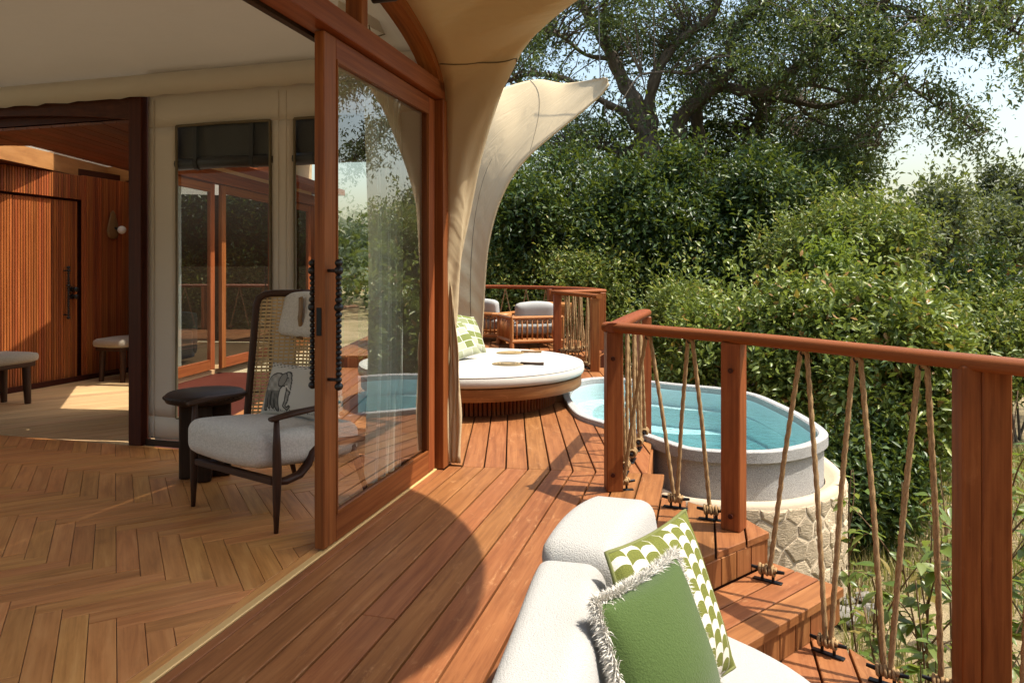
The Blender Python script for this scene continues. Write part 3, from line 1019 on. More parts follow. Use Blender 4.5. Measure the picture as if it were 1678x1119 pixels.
# end wall of canvas with two windows
SW = 1.44
t0, _ = hit_wall(291, 450); t1, _ = hit_wall(444, 450); t2, _ = hit_wall(484, 450); t3 = t2 + (t1 - t0)
zt = (hit_wall(291, 206)[1] + hit_wall(444, 200)[1]) / 2; zb = hit_wall(291, 684)[1]
print("windows", t0, t1, t2, t3, zt, zb)
def wallbox(mb, ta, tb, za, zb_, s=SW, th=.014):
    mb.box(ST(s, (ta + tb) / 2, (za + zb_) / 2), (th, abs(tb - ta), zb_ - za), (DD, NN, Vector((0, 0, 1))))
m = MB()
TL, TR = -2.30, -.055
def tess(mb, ta, tb, za, zb_):
    nx = max(2, int(abs(tb - ta) / .05)); nz = max(2, int((zb_ - za) / .08))
    rows = [[ST(SW + .006 * math.sin(7 * (ta + (tb - ta) * i / nx)) , ta + (tb - ta) * i / nx, za + (zb_ - za) * j / nz) for i in range(nx + 1)] for j in range(nz + 1)]
    mb.grid(rows)
tess(m, TL, TR, zt, 2.80); tess(m, TL, TR, .05, zb); tess(m, TL, t0, zb, zt); tess(m, t1, t2, zb, zt); tess(m, t3, TR, zb, zt)
m.build("end_wall", M['wallcan'], tent, smooth=True, solid=.006)
m = MB(); m.bar(ST(SW - .01, TL, .022), ST(SW - .01, TR, .022), .03, .044); m.build("base_strip", M['black_oak'], tent)
for (a, b) in ((t0, t1), (t2, t3)):
    m = MB()
    for (p, q) in (((a, zb), (a, zt)), ((b, zb), (b, zt)), ((a, zt), (b, zt)), ((a, zb), (b, zb))):
        m.tube([ST(SW - .012, p[0], p[1]), ST(SW - .012, (p[0] + q[0]) / 2 + .006, (p[1] + q[1]) / 2 + .004), ST(SW - .012, q[0], q[1])], .010, 8)
    wn_ = m.build("window", M['hem'], tent)
    m = MB(); m.grid([[ST(SW + .004, a, zb), ST(SW + .004, b, zb)], [ST(SW + .004, a, zt), ST(SW + .004, b, zt)]]); m.build("pane", M['winglass'], wn_)
    # rolled blind with two straps
    m = MB(); zr = zt - .31
    m.grid([[ST(SW + .03 + .012 * math.sin(k * 2), a - .03 + (b - a + .06) * k / 8, zt + .03) for k in range(9)],
            [ST(SW + .025, a - .03 + (b - a + .06) * k / 8, zr + .06 + .008 * math.sin(k * 1.3)) for k in range(9)]])
    m.tube([ST(SW + .03, a - .02, zr + .035), ST(SW + .03, (a + b) / 2, zr + .042), ST(SW + .03, b + .02, zr + .035)], .045, 12)
    m.build("rolled_blind", M['blind'], wn_, smooth=True)
    m = MB()
    for q in (.20, .80):
        tq = a + (b - a) * q
        m.box(ST(SW - .006, tq, zt - .15), (.006, .032, .31), (DD, NN, Vector((0, 0, 1))))
        m.tube([ST(SW + .03, tq - .016, zr + .037), ST(SW + .03, tq + .016, zr + .037)], .049, 12)
    m.build("strap", M['strap'], wn_)
for a in (TL + .06, (t1 + t2) / 2 - .03, (t1 + t2) / 2 + .03):      # stitched seams
    m = MB(); m.tube([ST(SW - .010, a, .06), ST(SW - .010, a, 2.55)], .003, 6); m.build("seam", M['wallcan'], tent)
# dark post and arched head of the lobby opening
m = MB(); m.box(ST(1.43, -2.365, 1.31), (.10, .115, 2.62), (DD, NN, Vector((0, 0, 1))), .004); m.build("opening_post", M['darkwood'], tent)
m = MB(); top_, bot_ = [], []
for k in range(25):
    t_ = -2.40 - 3.2 * k / 24
    bot_.append(2.41 + .10 * math.sin(math.pi * min(1, k / 24)) ** .8)
fr = [ST(1.385, -2.40 - 3.2 * k / 24, bot_[k]) for k in range(25)]; fr2 = [ST(1.385, -2.40 - 3.2 * k / 24, 2.64) for k in range(25)]
bk = [ST(1.47, -2.40 - 3.2 * k / 24, bot_[k]) for k in range(25)]
m.grid([fr2, fr, bk]); m.build("opening_head", M['darkwood'], tent)
# ------------------------------------------------ sliding leaf
leaf = MB(); H = 2.405
ax = (DD, NN, Vector((0, 0, 1)))
door = None
m = MB(); m.box(ST(.055, -.022, H / 2 + .004), (.11, .052, H - .012), ax, .004)
door = m.build("sliding_door", M['door'], tent)
m = MB(); m.box(ST(1.33, -.022, H / 2 + .004), (.10, .052, H - .012), ax, .004); m.build("stile", M['door'], door)
m = MB(); m.box(ST(.695, -.022, H - .055), (1.168, .050, .105), ax, .003); m.build("top_rail", M['door'], door)
m = MB(); m.box(ST(.695, -.022, .072), (1.168, .050, .13), ax, .003); m.build("bottom_rail", M['door'], door)
m = MB()
for (a, b) in ((ST(.115, .001, .145), ST(1.275, .001, .145)), (ST(.115, .001, 2.295), ST(1.275, .001, 2.295)), (ST(.118, .001, .14), ST(.118, .001, 2.30)), (ST(1.272, .001, .14), ST(1.272, .001, 2.30))):
    m.bar(a, b, .014, .014)
m.build("glazing_bead", M['door'], door)
m = MB(); m.grid([[ST(.10, -.022, .13), ST(1.29, -.022, .13)], [ST(.10, -.022, 2.31), ST(1.29, -.022, 2.31)]]); m.build("glass_pane", M['glass'], door)
def bead_handle(parent, base, top, outv, r=.021, n=20, stand=.055, name="handle"):
    """beaded pull between two points, standing off along outv"""
    base, top = Vector(base), Vector(top)
    ov = Vector(outv).normalized()
    sizes = [1.12, 1.3, .92, .8, .8, .88, 1.05, 1.32, .98, .84, .84, .8, .84, .84, .84, .84, .84, .84, .84, .84, .9, 1.18]
    tot = sum(sizes); d = (top - base); Lg = d.length; d.normalize()
    unit = Lg / tot; pos = top + ov * stand
    mb = MB()
    for i, k in enumerate(sizes):
        c = pos - d * (unit * k / 2)
        rr = unit * k * .575
        mb.lathe([(rr * math.sin(math.pi * (j + .5) / 10), -rr * .93 * math.cos(math.pi * (j + .5) / 10)) for j in range(10)], c, 14, axis=d)
        pos = pos - d * (unit * k)
        if i in (1, 20): mb.tube([c, c - ov * (stand + .012)], .008, 8)
    return mb.build(name, M['black'], parent, smooth=True)
bead_handle(door, ST(.035, .004, .742), ST(.035, .004, 1.348), NN)
bead_handle(door, ST(.045, -.048, .742), ST(.045, -.048, 1.348), -NN, stand=.035)
m = MB(); m.box(ST(-.002, -.022, 1.06), (.006, .026, .13), ax, .002); m.build("latch", M['iron'], door)
# ------------------------------------------------ sheer curtain behind the leaf
m = MB(); rows = []
for j in range(14):
    z = 2.40 - 2.38 * j / 13
    rows.append([ST(.93 + .46 * (k / 110) * (1 - .10 * math.sin(j / 13 * math.pi)) + .08 * math.sin(j / 13 * 3), -.26 + .042 * math.sin(k * .62 + .3 * math.sin(j * .5)) + .018 * math.sin(k * .23), z) for k in range(111)])
m.grid(rows)
cu = m.build("curtain", M['sheer'], smooth=True)
tagd(cu, "sheer white curtain gathered behind the sliding glass", "curtain")
# ------------------------------------------------ fly canvas over the deck (near horn)
inner = [ST(1.485, .045, .03), ST(1.485, .045, .8), ST(1.485, .045, 1.6), ST(1.485, .045, 2.2), ST(1.46, .04, 2.50)] + arch_pts(2.19, .54, 2.47, t=.046, n=36)[1:]
hem = [PY(739, 755, 4.72), PY(739, 640, 4.74), PY(741, 540, 4.76), PY(752, 430, 4.78), PY(768, 350, 4.78), PY(786, 260, 4.74), PY(803, 200, 4.70), PY(835, 112, 4.60), PY(870, 60, 4.52), PY(915, 0, 4.42),
       Vector((.72, 4.10, 3.10)), Vector((1.09, 3.70, 3.22)), Vector((1.32, 3.25, 3.28)), Vector((1.41, 2.75, 3.32)), Vector((1.34, 2.25, 3.36)), Vector((.95, 1.7, 3.36)), Vector((.35, .9, 3.3)), Vector((-.3, -.3, 3.25)), Vector((-.9, -1.6, 3.2))]
hi_ = resample(catmull(inner, 8), 90); hh = resample(catmull(hem, 8), 90)
rows = []
NJ = 16
nz = lambda a, b: math.sin(a) * math.cos(b)
for i in range(90):
    a, b = hi_[i], hh[i]
    row = []
    for j in range(NJ + 1):
        f = j / NJ
        p = a.lerp(b, f)
        L_ = (b - a).length
        sag = math.sin(math.pi * f)
        p = p + Vector((0, 0, .10 * L_ * sag if i > 34 else 0)) + NN * ((.05 * L_ * sag) if i <= 34 else 0)
        fr_ = max(0, 1 - i / 40)
        p = p + NN * (.032 * fr_ * math.sin(f * 9 + i * .35) * sag) + DD * (.010 * fr_ * math.sin(f * 14 - i * .5))
        row.append(p)
    rows.append(row)
m = MB(); m.grid(rows); m.build("fly_canopy", M['canvas_out'], tent, smooth=True, solid=.008)
m = MB(); m.tube([p + Vector((0, 0, -.004)) for p in hh], .012, 8); m.build("fly_hem", M['canvas_out'], tent, smooth=True)
i0 = min(range(50), key=lambda i: (hh[i] - PY(835, 112, 4.6)).length)
i1 = min(range(50), key=lambda i: abs(hi_[i].z - 2.62))
m = MB(); m.tube([rows[int(i1 + (i0 - i1) * j / NJ)][j].lerp(rows[int(i1 + (i0 - i1) * j / NJ) + 1][j], (i1 + (i0 - i1) * j / NJ) % 1.0) + NN * .004 - DD * .008 for j in range(NJ + 1)], .004, 6); m.build("fly_seam", M['hem'], tent)
# folded cloth at the foot of the jamb
m = MB()
m.grid([[ST(1.512 + .010 * math.sin(k * 1.9 + j * .25) + .004 * j / 24, .058 + .0095 * k * min(1, (j / 14) ** .7) + .006 * math.sin(j * .7 + k) * min(1, j / 8), 1.25 - 1.235 * j / 24) for k in range(9)] for j in range(25)])
m.build("canopy_tail", M['canvas_out'], tent, smooth=True, solid=.006)

# ================================================================== second tent, its sunlit horn and glazed front
tent2 = thing("safari_tent", (-3.0, 9.8, 0), "neighbouring canvas tent with a sunlit upturned canopy tip beyond the daybed", "tent")
hemA = [PY(789, 562, 8.9), PY(791, 520, 8.9), PY(795, 450, 8.85), PY(801, 395, 8.8), PY(816, 338, 8.7), PY(840, 288, 8.55), PY(872, 250, 8.4), PY(912, 216, 8.25), PY(952, 184, 8.1), PY(984, 156, 8.0), PY(998, 138, 7.95)]
curB = [PY(736, 548, 9.0), PY(726, 500, 9.1), PY(716, 430, 9.3), PY(712, 360, 9.7), PY(716, 290, 10.3), PY(735, 215, 10.9), PY(775, 166, 11.1), PY(830, 143, 11.0), PY(880, 131, 10.4), PY(926, 137, 9.5), PY(990, 127, 8.05)]
hA = resample(catmull(hemA, 8), 70); hB = resample(catmull(curB, 8), 70)
rows = []
for i in range(70):
    a, b = hA[i], hB[i]; row = []
    for j in range(19):
        f = j / 18; p = a.lerp(b, f); s_ = math.sin(math.pi * f)
        cr = max(0, 1 - i / 34)
        p = p + Vector((.05, -.02, .05)) * s_ * (b - a).length
        p = p + Vector((0, -1, 0)) * (.034 * cr * (abs(math.sin(i * .75 + 1.1 * f)) ** 6) * s_ * 1.6) + Vector((0, -1, .5)) * (.018 * math.sin(f * 7 - i * .22) * s_)
        row.append(p)
    rows.append(row)
m = MB(); m.grid(rows); m.build("fly_canopy", M['canvas_out'], tent2, smooth=True, solid=.008)
m = MB(); m.tube(hA, .014, 8); m.build("fly_hem", M['canvas_out'], tent2, smooth=True)
for jj, ii in ((6, (0, 34)),):
    m = MB(); m.tube([rows[i][jj] + Vector((0, -.008, 0)) for i in range(*ii)], .004, 6); m.build("fly_seam", M['hem'], tent2)
m = MB(); m.tube([rows[int(46)][j] + Vector((0, -.008, .004)) for j in range(19)], .004, 6); m.build("fly_seam", M['hem'], tent2)
# roof going back from the ridge of the horn to the glazed front
ridge = [p + Vector((-.05, .15, -.16)) for p in resample([q for q in hB[:56] if q.z > 3.1], 24)]
back = [Vector((-3.7 + .02 * k, 8.6 + .14 * k, 3.55 + .30 * math.sin(math.pi * k / 23))) for k in range(24)]
rows2 = []
for a, b in zip(ridge, back):
    rows2.append([a.lerp(b, f / 10) + Vector((0, 0, -.12 * math.sin(math.pi * f / 10))) for f in range(11)])
m = MB(); m.grid(rows2); m.build("roof", M['canvas_out'], tent2, smooth=True, solid=.008)
Q0 = Vector((-3.97, 8.15, 0))
m = MB(); m.grid([[Vector((-3.86 + .115 * q, 7.9 + q, 2.56)) for q in (0, 1, 2, 3, 4)], [Vector((-3.84 + .115 * q, 7.9 + q, 3.75)) for q in (0, 1, 2, 3, 4)]]); m.build("gable_cloth", M['canvas_out'], tent2)
Q0 = Vector((-3.97, 8.15, 0)); GV = Vector((.115, .9934, 0)); GN = Vector((GV.y, -GV.x, 0))
gx = (GV, GN, Vector((0, 0, 1)))
def Q(s, t, z): 
    p = Q0 + GV * s + GN * t; return Vector((p.x, p.y, z))
m = MB(); m.bar(Q(-.4, 0, 2.50), Q(4.4, 0, 2.50), .12, .16, bev=.004); m.build("header_beam", M['door'], tent2)
m = MB(); m.bar(Q(-.4, .25, 2.66), Q(4.4, .25, 2.66), .5, .10); m.build("eave_beam", M['door'], tent2)
def leaf2(s0, s1, t):
    m = MB(); m.box(Q(s0 + .05, t, 1.21), (.10, .05, 2.40), gx, .003); d = m.build("sliding_door", M['door'], tent2)
    m = MB(); m.box(Q(s1 - .05, t, 1.21), (.10, .05, 2.40), gx, .003); m.build("stile", M['door'], d)
    m = MB(); m.box(Q((s0 + s1) / 2, t, 2.355), (s1 - s0 - .2, .048, .11), gx, .003); m.build("top_rail", M['door'], d)
    m = MB(); m.box(Q((s0 + s1) / 2, t, .075), (s1 - s0 - .2, .048, .13), gx, .003); m.build("bottom_rail", M['door'], d)
    m = MB(); m.grid([[Q(s0 + .09, t, .13), Q(s1 - .09, t, .13)], [Q(s0 + .09, t, 2.31), Q(s1 - .09, t, 2.31)]]); m.build("glass_pane", M['glass'], d)
    return d
leaf2(-.35, .98, -.03); dd2 = leaf2(1.05, 2.55, .03); dd3 = leaf2(2.6, 4.1, -.03)
bead_handle(dd2, Q(2.50, .058, .74), Q(2.50, .058, 1.35), GN); bead_handle(dd3, Q(2.66, .0, .74), Q(2.66, .0, 1.35), GN)
m = MB(); m.box(Q(4.25, 0, 1.21), (.12, .14, 2.42), gx, .004); m.build("jamb", M['door'], tent2)
# its room: back wall, floor, side, ceiling
m = MB()
m.grid([[Q(-.4, -3.2, 0), Q(4.4, -3.2, 0)], [Q(-.4, -3.2, 2.7), Q(4.4, -3.2, 2.7)]]); m.grid([[Q(4.4, -3.2, 0), Q(4.4, -.1, 0)], [Q(4.4, -3.2, 2.7), Q(4.4, -.1, 2.7)]])
m.build("back_wall", M['darkwood'], tent2)  # dark wood colour stands in for the dimness of the room behind the glass
m = MB(); m.grid([[Q(-.4, -3.2, 2.7), Q(4.4, -3.2, 2.7)], [Q(-.4, .1, 2.58), Q(4.4, .1, 2.58)]]); m.build("ceiling_liner", M['ceilcan'], tent2)
m = MB(); m.box(Q(2.0, -1.65, -.06), (4.8, 3.2, .10), gx); m.build("room_floor", M['oakpale'], tent2)
m = MB(); rows = []
for j in range(8):
    rows.append([Q(.02 + .42 * k / 50, -.16 + .03 * math.sin(k * .8), 2.4 - 2.38 * j / 7) for k in range(51)])
m.grid(rows); m.build("curtain", M['sheer'], tent2, smooth=True)

# ================================================================== timber lobby between the tents
lob_ = thing("timber_lobby", (-4.0, 7.0, 0), "slatted cedar entrance lobby with a skylight beside the tent", "lobby")
WT = -5.35
m = MB(); m.box(ST(3.1, WT - .14, 1.25), (4.6, .04, 2.5), ax); wall2 = m.build("slat_wall", M['darkwood'], lob_)
sp = .031
# door recess between s_d0 and s_d1
def hit_t(u, v, t0=WT):
    d = Vector(((u - UC) / F, 1, -(v - HOR) / F)); q = -Vector((O0.x, O0.y, 0))
    k = (t0 - q.dot(NN)) / d.dot(NN); p = d * k
    return toST(p)[0], p.z + CH
sd1 = hit_t(131, 450)[0]; sd0 = sd1 - 1.15; zd = hit_t(100, 325)[1]
print("door", sd0, sd1, zd)
def slat_mesh(h, w_=.024, d=.022):
    m = MB(); m.box((0, 0, h / 2), (w_, d, h), None, .003); return m.mesh("slat", M['slat'])
sl_full, sl_top, sl_door = slat_mesh(2.40), slat_mesh(2.40 - zd - .01), slat_mesh(zd - .03)
rot = math.atan2(DD.y, DD.x)
ctr = origin_of(lob_)
door2 = None
s_ = 1.5; k = 0
m = MB(); m.box(ST((sd0 + sd1) / 2, WT - .09, zd / 2), (sd1 - sd0 - .02, .04, zd), ax); door2 = m.build("entrance_door", M['darkwood'], lob_)
while s_ < 4.62:
    if sd0 - .01 < s_ < sd1 + .03:
        for me, z, p_, t_ in ((sl_top, zd + .01, wall2, WT - .02), (sl_door, .015, door2, WT - .055)):
            if me is sl_door and not (sd0 < s_ < sd1): continue
            o = bpy.data.objects.new("slat", me); COL.objects.link(o); o.parent = p_
            o.location = ST(s_, t_, z) - origin_of(p_); o.rotation_euler = (0, 0, rot)
    else:
        o = bpy.data.objects.new("slat", sl_full); COL.objects.link(o); o.parent = wall2
        o.location = ST(s_, WT - .02, .01) - origin_of(wall2); o.rotation_euler = (0, 0, rot)
    s_ += sp; k += 1
hz0 = hit_t(108, 523)[1]; hz1 = hit_t(108, 436)[1]; hs = hit_t(110, 480)[0]
bead_handle(door2, ST(hs, WT - .04, hz0), ST(hs, WT - .04, hz1), NN, stand=.06)
m = MB(); ks = hit_t(122, 480)[0]
for zz in (hit_t(122, 474)[1], hit_t(122, 486)[1]): m.lathe([(.03, 0), (.03, .01), (.012, .012), (.012, .05), (.028, .055), (.03, .075), (.015, .09)], ST(ks, WT - .044, zz), 12, axis=NN)
m.build("lock", M['black'], door2)
m = MB(); m.bar(ST(1.4, WT + .0, .03), ST(4.6, WT + .0, .03), .02, .06); m.build("skirting", M['darkwood'], lob_)
# ceiling planks along Y with the skylight well
CZ = 2.41
SKX0, SKX1, SKY0, SKY1 = -5.15, -4.32, 6.30, 8.93
CP = [tuple(ST(1.46, -2.31)[:2]), (-2.88, 5.70), (-4.72, 9.3), tuple(ST(4.6, -5.45)[:2]), tuple(ST(1.47, -5.45)[:2])]
CPc = CP if area2(CP) > 0 else CP[::-1]
for k in range(40):
    x0 = -6.6 + .12 * k; x1 = x0 + .116
    spans = [(4.5, 10)]
    if x1 > SKX0 and x0 < SKX1: spans = [(4.5, SKY0), (SKY1, 10)]
    for a, b in spans:
        q = clip_poly([(x0, a), (x1, a), (x1, b), (x0, b)], CPc)
        if len(q) >= 3: board(q, angY, CZ, CZ + .02, M['ceil'], lob_, "ceiling_plank", 0)
for o in list(lob_.children):
    if o.name.startswith("ceiling_plank"): o.location = Vector(o.location) - origin_of(lob_)
m = MB()
for q in ([(-6.8, 4.6), (SKX0 - .02, 4.6), (SKX0 - .02, 9.6), (-6.8, 9.6)], [(SKX1 + .02, 4.6), (-2.2, 4.6), (-2.2, 9.6), (SKX1 + .02, 9.6)],
          [(SKX0 - .02, 4.6), (SKX1 + .02, 4.6), (SKX1 + .02, SKY0 - .02), (SKX0 - .02, SKY0 - .02)], [(SKX0 - .02, SKY1 + .02), (SKX1 + .02, SKY1 + .02), (SKX1 + .02, 9.6), (SKX0 - .02, 9.6)]):
    q2 = clip_poly(q, CPc)
    if len(q2) >= 3: m.prism(q2, CZ + .03, CZ + .10, 0)
m.build("roof_deck", M['darkwood'], lob_)
m = MB()
for a, b in (((SKX0 - .01, SKY0), (SKX0 - .01, SKY1)), ((SKX1 + .01, SKY0), (SKX1 + .01, SKY1)), ((SKX0, SKY0 - .01), (SKX1, SKY0 - .01)), ((SKX0, SKY1 + .01), (SKX1, SKY1 + .01))):
    m.bar((a[0], a[1], CZ + .10), (b[0], b[1], CZ + .10), .02, .19)
sk = m.build("skylight", M['ply'], lob_)
m = MB(); m.box(((SKX0 + SKX1) / 2, (SKY0 + SKY1) / 2, CZ + .205), (SKX1 - SKX0 + .06, SKY1 - SKY0 + .06, .012)); m.build("pane", M['skyglass'], sk)
# wedge wall with a window that lets the sun reach the floor
wa, wb = Vector((-2.93, 5.62, 0)), Vector((-4.74, 9.24, 0)); we = (wb - wa).normalized(); wq = Vector((we.y, -we.x, 0))
wx = (we, wq, Vector((0, 0, 1))); WL = (wb - wa).length
def wbox(mb, a, b, z0, z1): mb.box(wa + we * ((a + b) / 2) + Vector((0, 0, (z0 + z1) / 2)), (b - a, .04, z1 - z0), wx)
m = MB(); wbox(m, 0, .95, 0, 2.45); wbox(m, 2.7, WL, 0, 2.45); wbox(m, .95, 2.7, 0, .35); wbox(m, .95, 2.7, 1.95, 2.45)
m.build("side_wall", M['wallcan'], lob_)
m = MB(); m.grid([[wa + we * .95 + Vector((0, 0, .35)), wa + we * 2.7 + Vector((0, 0, .35))], [wa + we * .95 + Vector((0, 0, 1.95)), wa + we * 2.7 + Vector((0, 0, 1.95))]]); m.build("window_pane", M['winglass'], lob_)
m = MB(); m.box(ST(1.70, -2.48, 1.22), (.42, .02, 2.44), ax); m.build("canvas_return", M['wallcan'], lob_)
# ================================================================== helpers for furniture
def xf(mb, mat):
    mb.v = [tuple(mat @ Vector(p)) for p in mb.v]; return mb
def soft_box(size, r=.06, puff=.02, n=14, nz=6, seed=0):
    """rounded cushion block, centred, as one smooth mesh"""
    m = MB(); X, Y, Z = [q / 2 for q in size]
    bm = bmesh.new(); bmesh.ops.create_cube(bm, size=2)
    bmesh.ops.subdivide_edges(bm, edges=bm.edges[:], cuts=n, use_grid_fill=True)
    rs_ = random.Random(seed); ph = [rs_.uniform(0, 6) for _ in range(6)]
    vs = []
    for i, w_ in enumerate(bm.verts):
        w_.index = i
        p = Vector((w_.co.x * X, w_.co.y * Y, w_.co.z * Z))
        c = Vector((max(-X + r, min(X - r, p.x)), max(-Y + r, min(Y - r, p.y)), max(-Z + r, min(Z - r, p.z))))
        d = p - c
        if d.length > 1e-6:
            d.normalize(); p = c + d * r
        fx, fy = 1 - (p.x / X) ** 2, 1 - (p.y / Y) ** 2
        p.z += math.copysign(puff * max(0, fx) * max(0, fy), p.z) + .006 * math.sin(p.x * 9 + ph[0]) * math.sin(p.y * 8 + ph[1])
        vs.append(p)
    fs = [tuple(w_.index for w_ in q.verts) for q in bm.faces]
    bm.free()
    m.add(vs, fs); return m
def pillow(T, Lp, Rp, thick, mat, name, label, cat, n=26, group=None, seed=0):
    """square scatter cushion: T, L, R are three corners (T shared); front faces (R-T)x(L-T)"""
    T, Lp, Rp = Vector(T), Vector(Lp), Vector(Rp)
    e1, e2 = Lp - T, Rp - T
    nr = e2.cross(e1).normalized()
    m = MB(); rs_ = random.Random(seed); ph = rs_.uniform(0, 6)
    for side in (1, -1):
        rows = []
        for j in range(n + 1):
            row = []
            for i in range(n + 1):
                a, b = i / n, j / n
                x, y = 2 * a - 1, 2 * b - 1
                h = max(0, (1 - abs(x) ** 2.2)) ** .55 * max(0, (1 - abs(y) ** 2.2)) ** .55
                pin = 1 - .07 * (1 - y * y) * abs(x) ** 3; pin2 = 1 - .07 * (1 - x * x) * abs(y) ** 3
                p = T + e1 * (.5 + .5 * x * pin) + e2 * (.5 + .5 * y * pin2)
                wob = .010 * math.sin(5 * a + 3 * b + ph) * math.sin(4 * b - a * 2) * h
                row.append(p + nr * side * (thick / 2 * h + .002 + wob))
            rows.append(row)
        b0 = len(m.v)
        m.grid(rows)
        if side < 0: 
            k = len(m.f) - n * n
            m.f = m.f[:k] + [q[::-1] for q in m.f[k:]]
    o = m.build(name, mat, None, smooth=True)
    tagd(o, label, cat, group)
    # piping round the edge
    edge = []
    for k in range(4 * n):
        s_, q = divmod(k, n); f = q / n
        x, y = [(2 * f - 1, -1), (1, 2 * f - 1), (1 - 2 * f, 1), (-1, 1 - 2 * f)][s_]
        pin = 1 - .07 * (1 - y * y) * abs(x) ** 3; pin2 = 1 - .07 * (1 - x * x) * abs(y) ** 3
        edge.append(T + e1 * (.5 + .5 * x * pin) + e2 * (.5 + .5 * y * pin2))
    return o, edge, nr
def uvn(w):
    t = w.new("ShaderNodeTexCoord"); s = w.new("ShaderNodeSeparateXYZ"); w.link(t.outputs["UV"], s.inputs[0])
    return s.outputs[0], s.outputs[1]
def scallop_mat(name, cols=8, rows=7.5, green=(.125, .135, .030), white=(.60, .56, .48)):
    w = NT(name, .9, .15); u, v = uvn(w)
    cu = w.math('MULTIPLY', u, cols); ci = w.math('FLOOR', cu); cf = w.math('FRACT', cu)
    a = w.math('SUBTRACT', w.math('MULTIPLY', cf, 2), 1)
    arch_ = w.math('MULTIPLY', w.math('SUBTRACT', 1, w.math('MULTIPLY', a, a)), .17)
    off = w.math('MULTIPLY', w.math('FRACT', w.math('MULTIPLY', ci, .5)), 1.0)
    vv = w.math('FRACT', w.math('ADD', w.math('ADD', w.math('MULTIPLY', v, rows), arch_), off))
    isw = w.math('LESS_THAN', vv, .42)
    solid = w.math('LESS_THAN', w.math('FRACT', w.math('MULTIPLY', w.math('ADD', ci, .5), 1 / 4.0)), .24)
    isw = w.math('MULTIPLY', isw, w.math('SUBTRACT', 1, solid))
    line = w.math('LESS_THAN', w.math('ABSOLUTE', a), .93)
    fac = w.math('MAXIMUM', isw, w.math('MULTIPLY', w.math('SUBTRACT', 1, line), .7))
    g = w.attr("g").outputs["Vector"]; n1 = w.noise(g, 260, 2, .7)
    gr = w.mix(n1, tuple(x * .55 for x in green), tuple(x * 1.5 for x in green)); wh = w.mix(n1, tuple(x * .8 for x in white), white)
    w.base(w.mix(fac, gr, wh)); w.bump(n1, .5, .004)
    return w.m
def block_mat(name, green=(.16, .185, .055), white=(.60, .60, .52), sc=3):
    w = NT(name, .9, .15); u, v = uvn(w)
    b = w.new("ShaderNodeTexBrick"); t = w.new("ShaderNodeTexCoord"); w.link(t.outputs["UV"], b.inputs["Vector"])
    b.offset = .5; b.squash = 1.6; b.squash_frequency = 3
    b.inputs["Color1"].default_value = (*green, 1); b.inputs["Color2"].default_value = (*white, 1)
    b.inputs["Mortar"].default_value = (*white, 1); b.inputs["Scale"].default_value = sc; b.inputs["Mortar Size"].default_value = .03
    b.inputs["Bias"].default_value = -.1; b.inputs["Brick Width"].default_value = .8; b.inputs["Row Height"].default_value = .5
    g = w.attr("g").outputs["Vector"]; n1 = w.noise(g, 220, 2, .6)
    w.base(w.mix(w.math('MULTIPLY', n1, .5), b.outputs["Color"], tuple(x * .7 for x in green))); w.bump(n1, .4, .003)
    return w.m
M['scallop'] = scallop_mat('green_scallop_print')
M['block'] = block_mat('green_block_print')
M['greencloth'] = fabric('plain_green_cloth', (.068, .108, .028), .95, 210, .7, .18, (.040, .066, .016))
M['fringe'] = plain('white_fringe', (.66, .63, .56), .95, 0, 90, .15, 0)
M['canecol'] = plain('cane', (.66, .44, .19), .5, 0, 120, .3, .1)
M['tan'] = plain('tan_leather', (.24, .13, .045), .5)

def rope(path, r, parent, n=9, step=.012, twist=34, name="rope"):
    P = [Vector(p) for p in path]
    L_ = sum((P[i + 1] - P[i]).length for i in range(len(P) - 1))
    P = resample(P, max(3, int(L_ / step)))
    m = MB()
    m.tube(P, r, n, fn=lambda th, l: 1 + .15 * math.cos(3 * th - l / r * 1.0))
    return m.build(name, M['rope'], parent, smooth=True)
def cleat(parent, p, dirv, k=1.0, coil=True):
    """dock cleat: plate, two legs, horn bar, rope coil"""
    d = Vector((dirv[0], dirv[1], 0)).normalized(); p = Vector(p); side = Vector((-d.y, d.x, 0)); Z = Vector((0, 0, 1))
    m = MB()
    m.box(p + Z * .004 * k, (.15 * k, .032 * k, .008 * k), (d, side, Z), .002)
    for q in (-.028, .028): m.tube([p + d * q * k, p + d * q * k + Z * .06 * k], .008 * k, 8)
    m.tube([p - d * .085 * k + Z * .064 * k, p - d * .04 * k + Z * .060 * k, p + d * .04 * k + Z * .060 * k, p + d * .085 * k + Z * .064 * k], [.008 * k, .011 * k, .011 * k, .008 * k], 10)
    c = m.build("cleat", M['iron'], parent, smooth=True, auto=40)
    if coil:
        H_ = []
        for i in range(90):
            a = i / 90 * 2 * math.pi * 5.5
            q = -.045 + .09 * (i / 90)
            H_.append(p + d * q * k + Z * .060 * k + (side * math.cos(a) + Z * math.sin(a)) * (.021 + .004 * math.sin(i * .2)) * k)
        m = MB(); m.tube(H_, .0075 * k, 7); m.build("rope_coil", M['rope'], c, smooth=True)
    return c
def rail_bar(parent, pts, wdt=.052, hgt=.030, n=14, name="handrail"):
    P = catmull(pts, 8) if len(pts) > 2 else resample(pts, 8)
    m = MB(); m.tube(P, 1.0, n, sx=wdt, sy=hgt, fn=lambda th, l: 1 / max(abs(math.cos(th)) ** 3.2 + abs(math.sin(th)) ** 3.2, 1e-6) ** (1 / 3.2) * (1 + .012 * math.sin(l * 7)))
    return m.build(name, M['rail'], parent, smooth=True, auto=50)
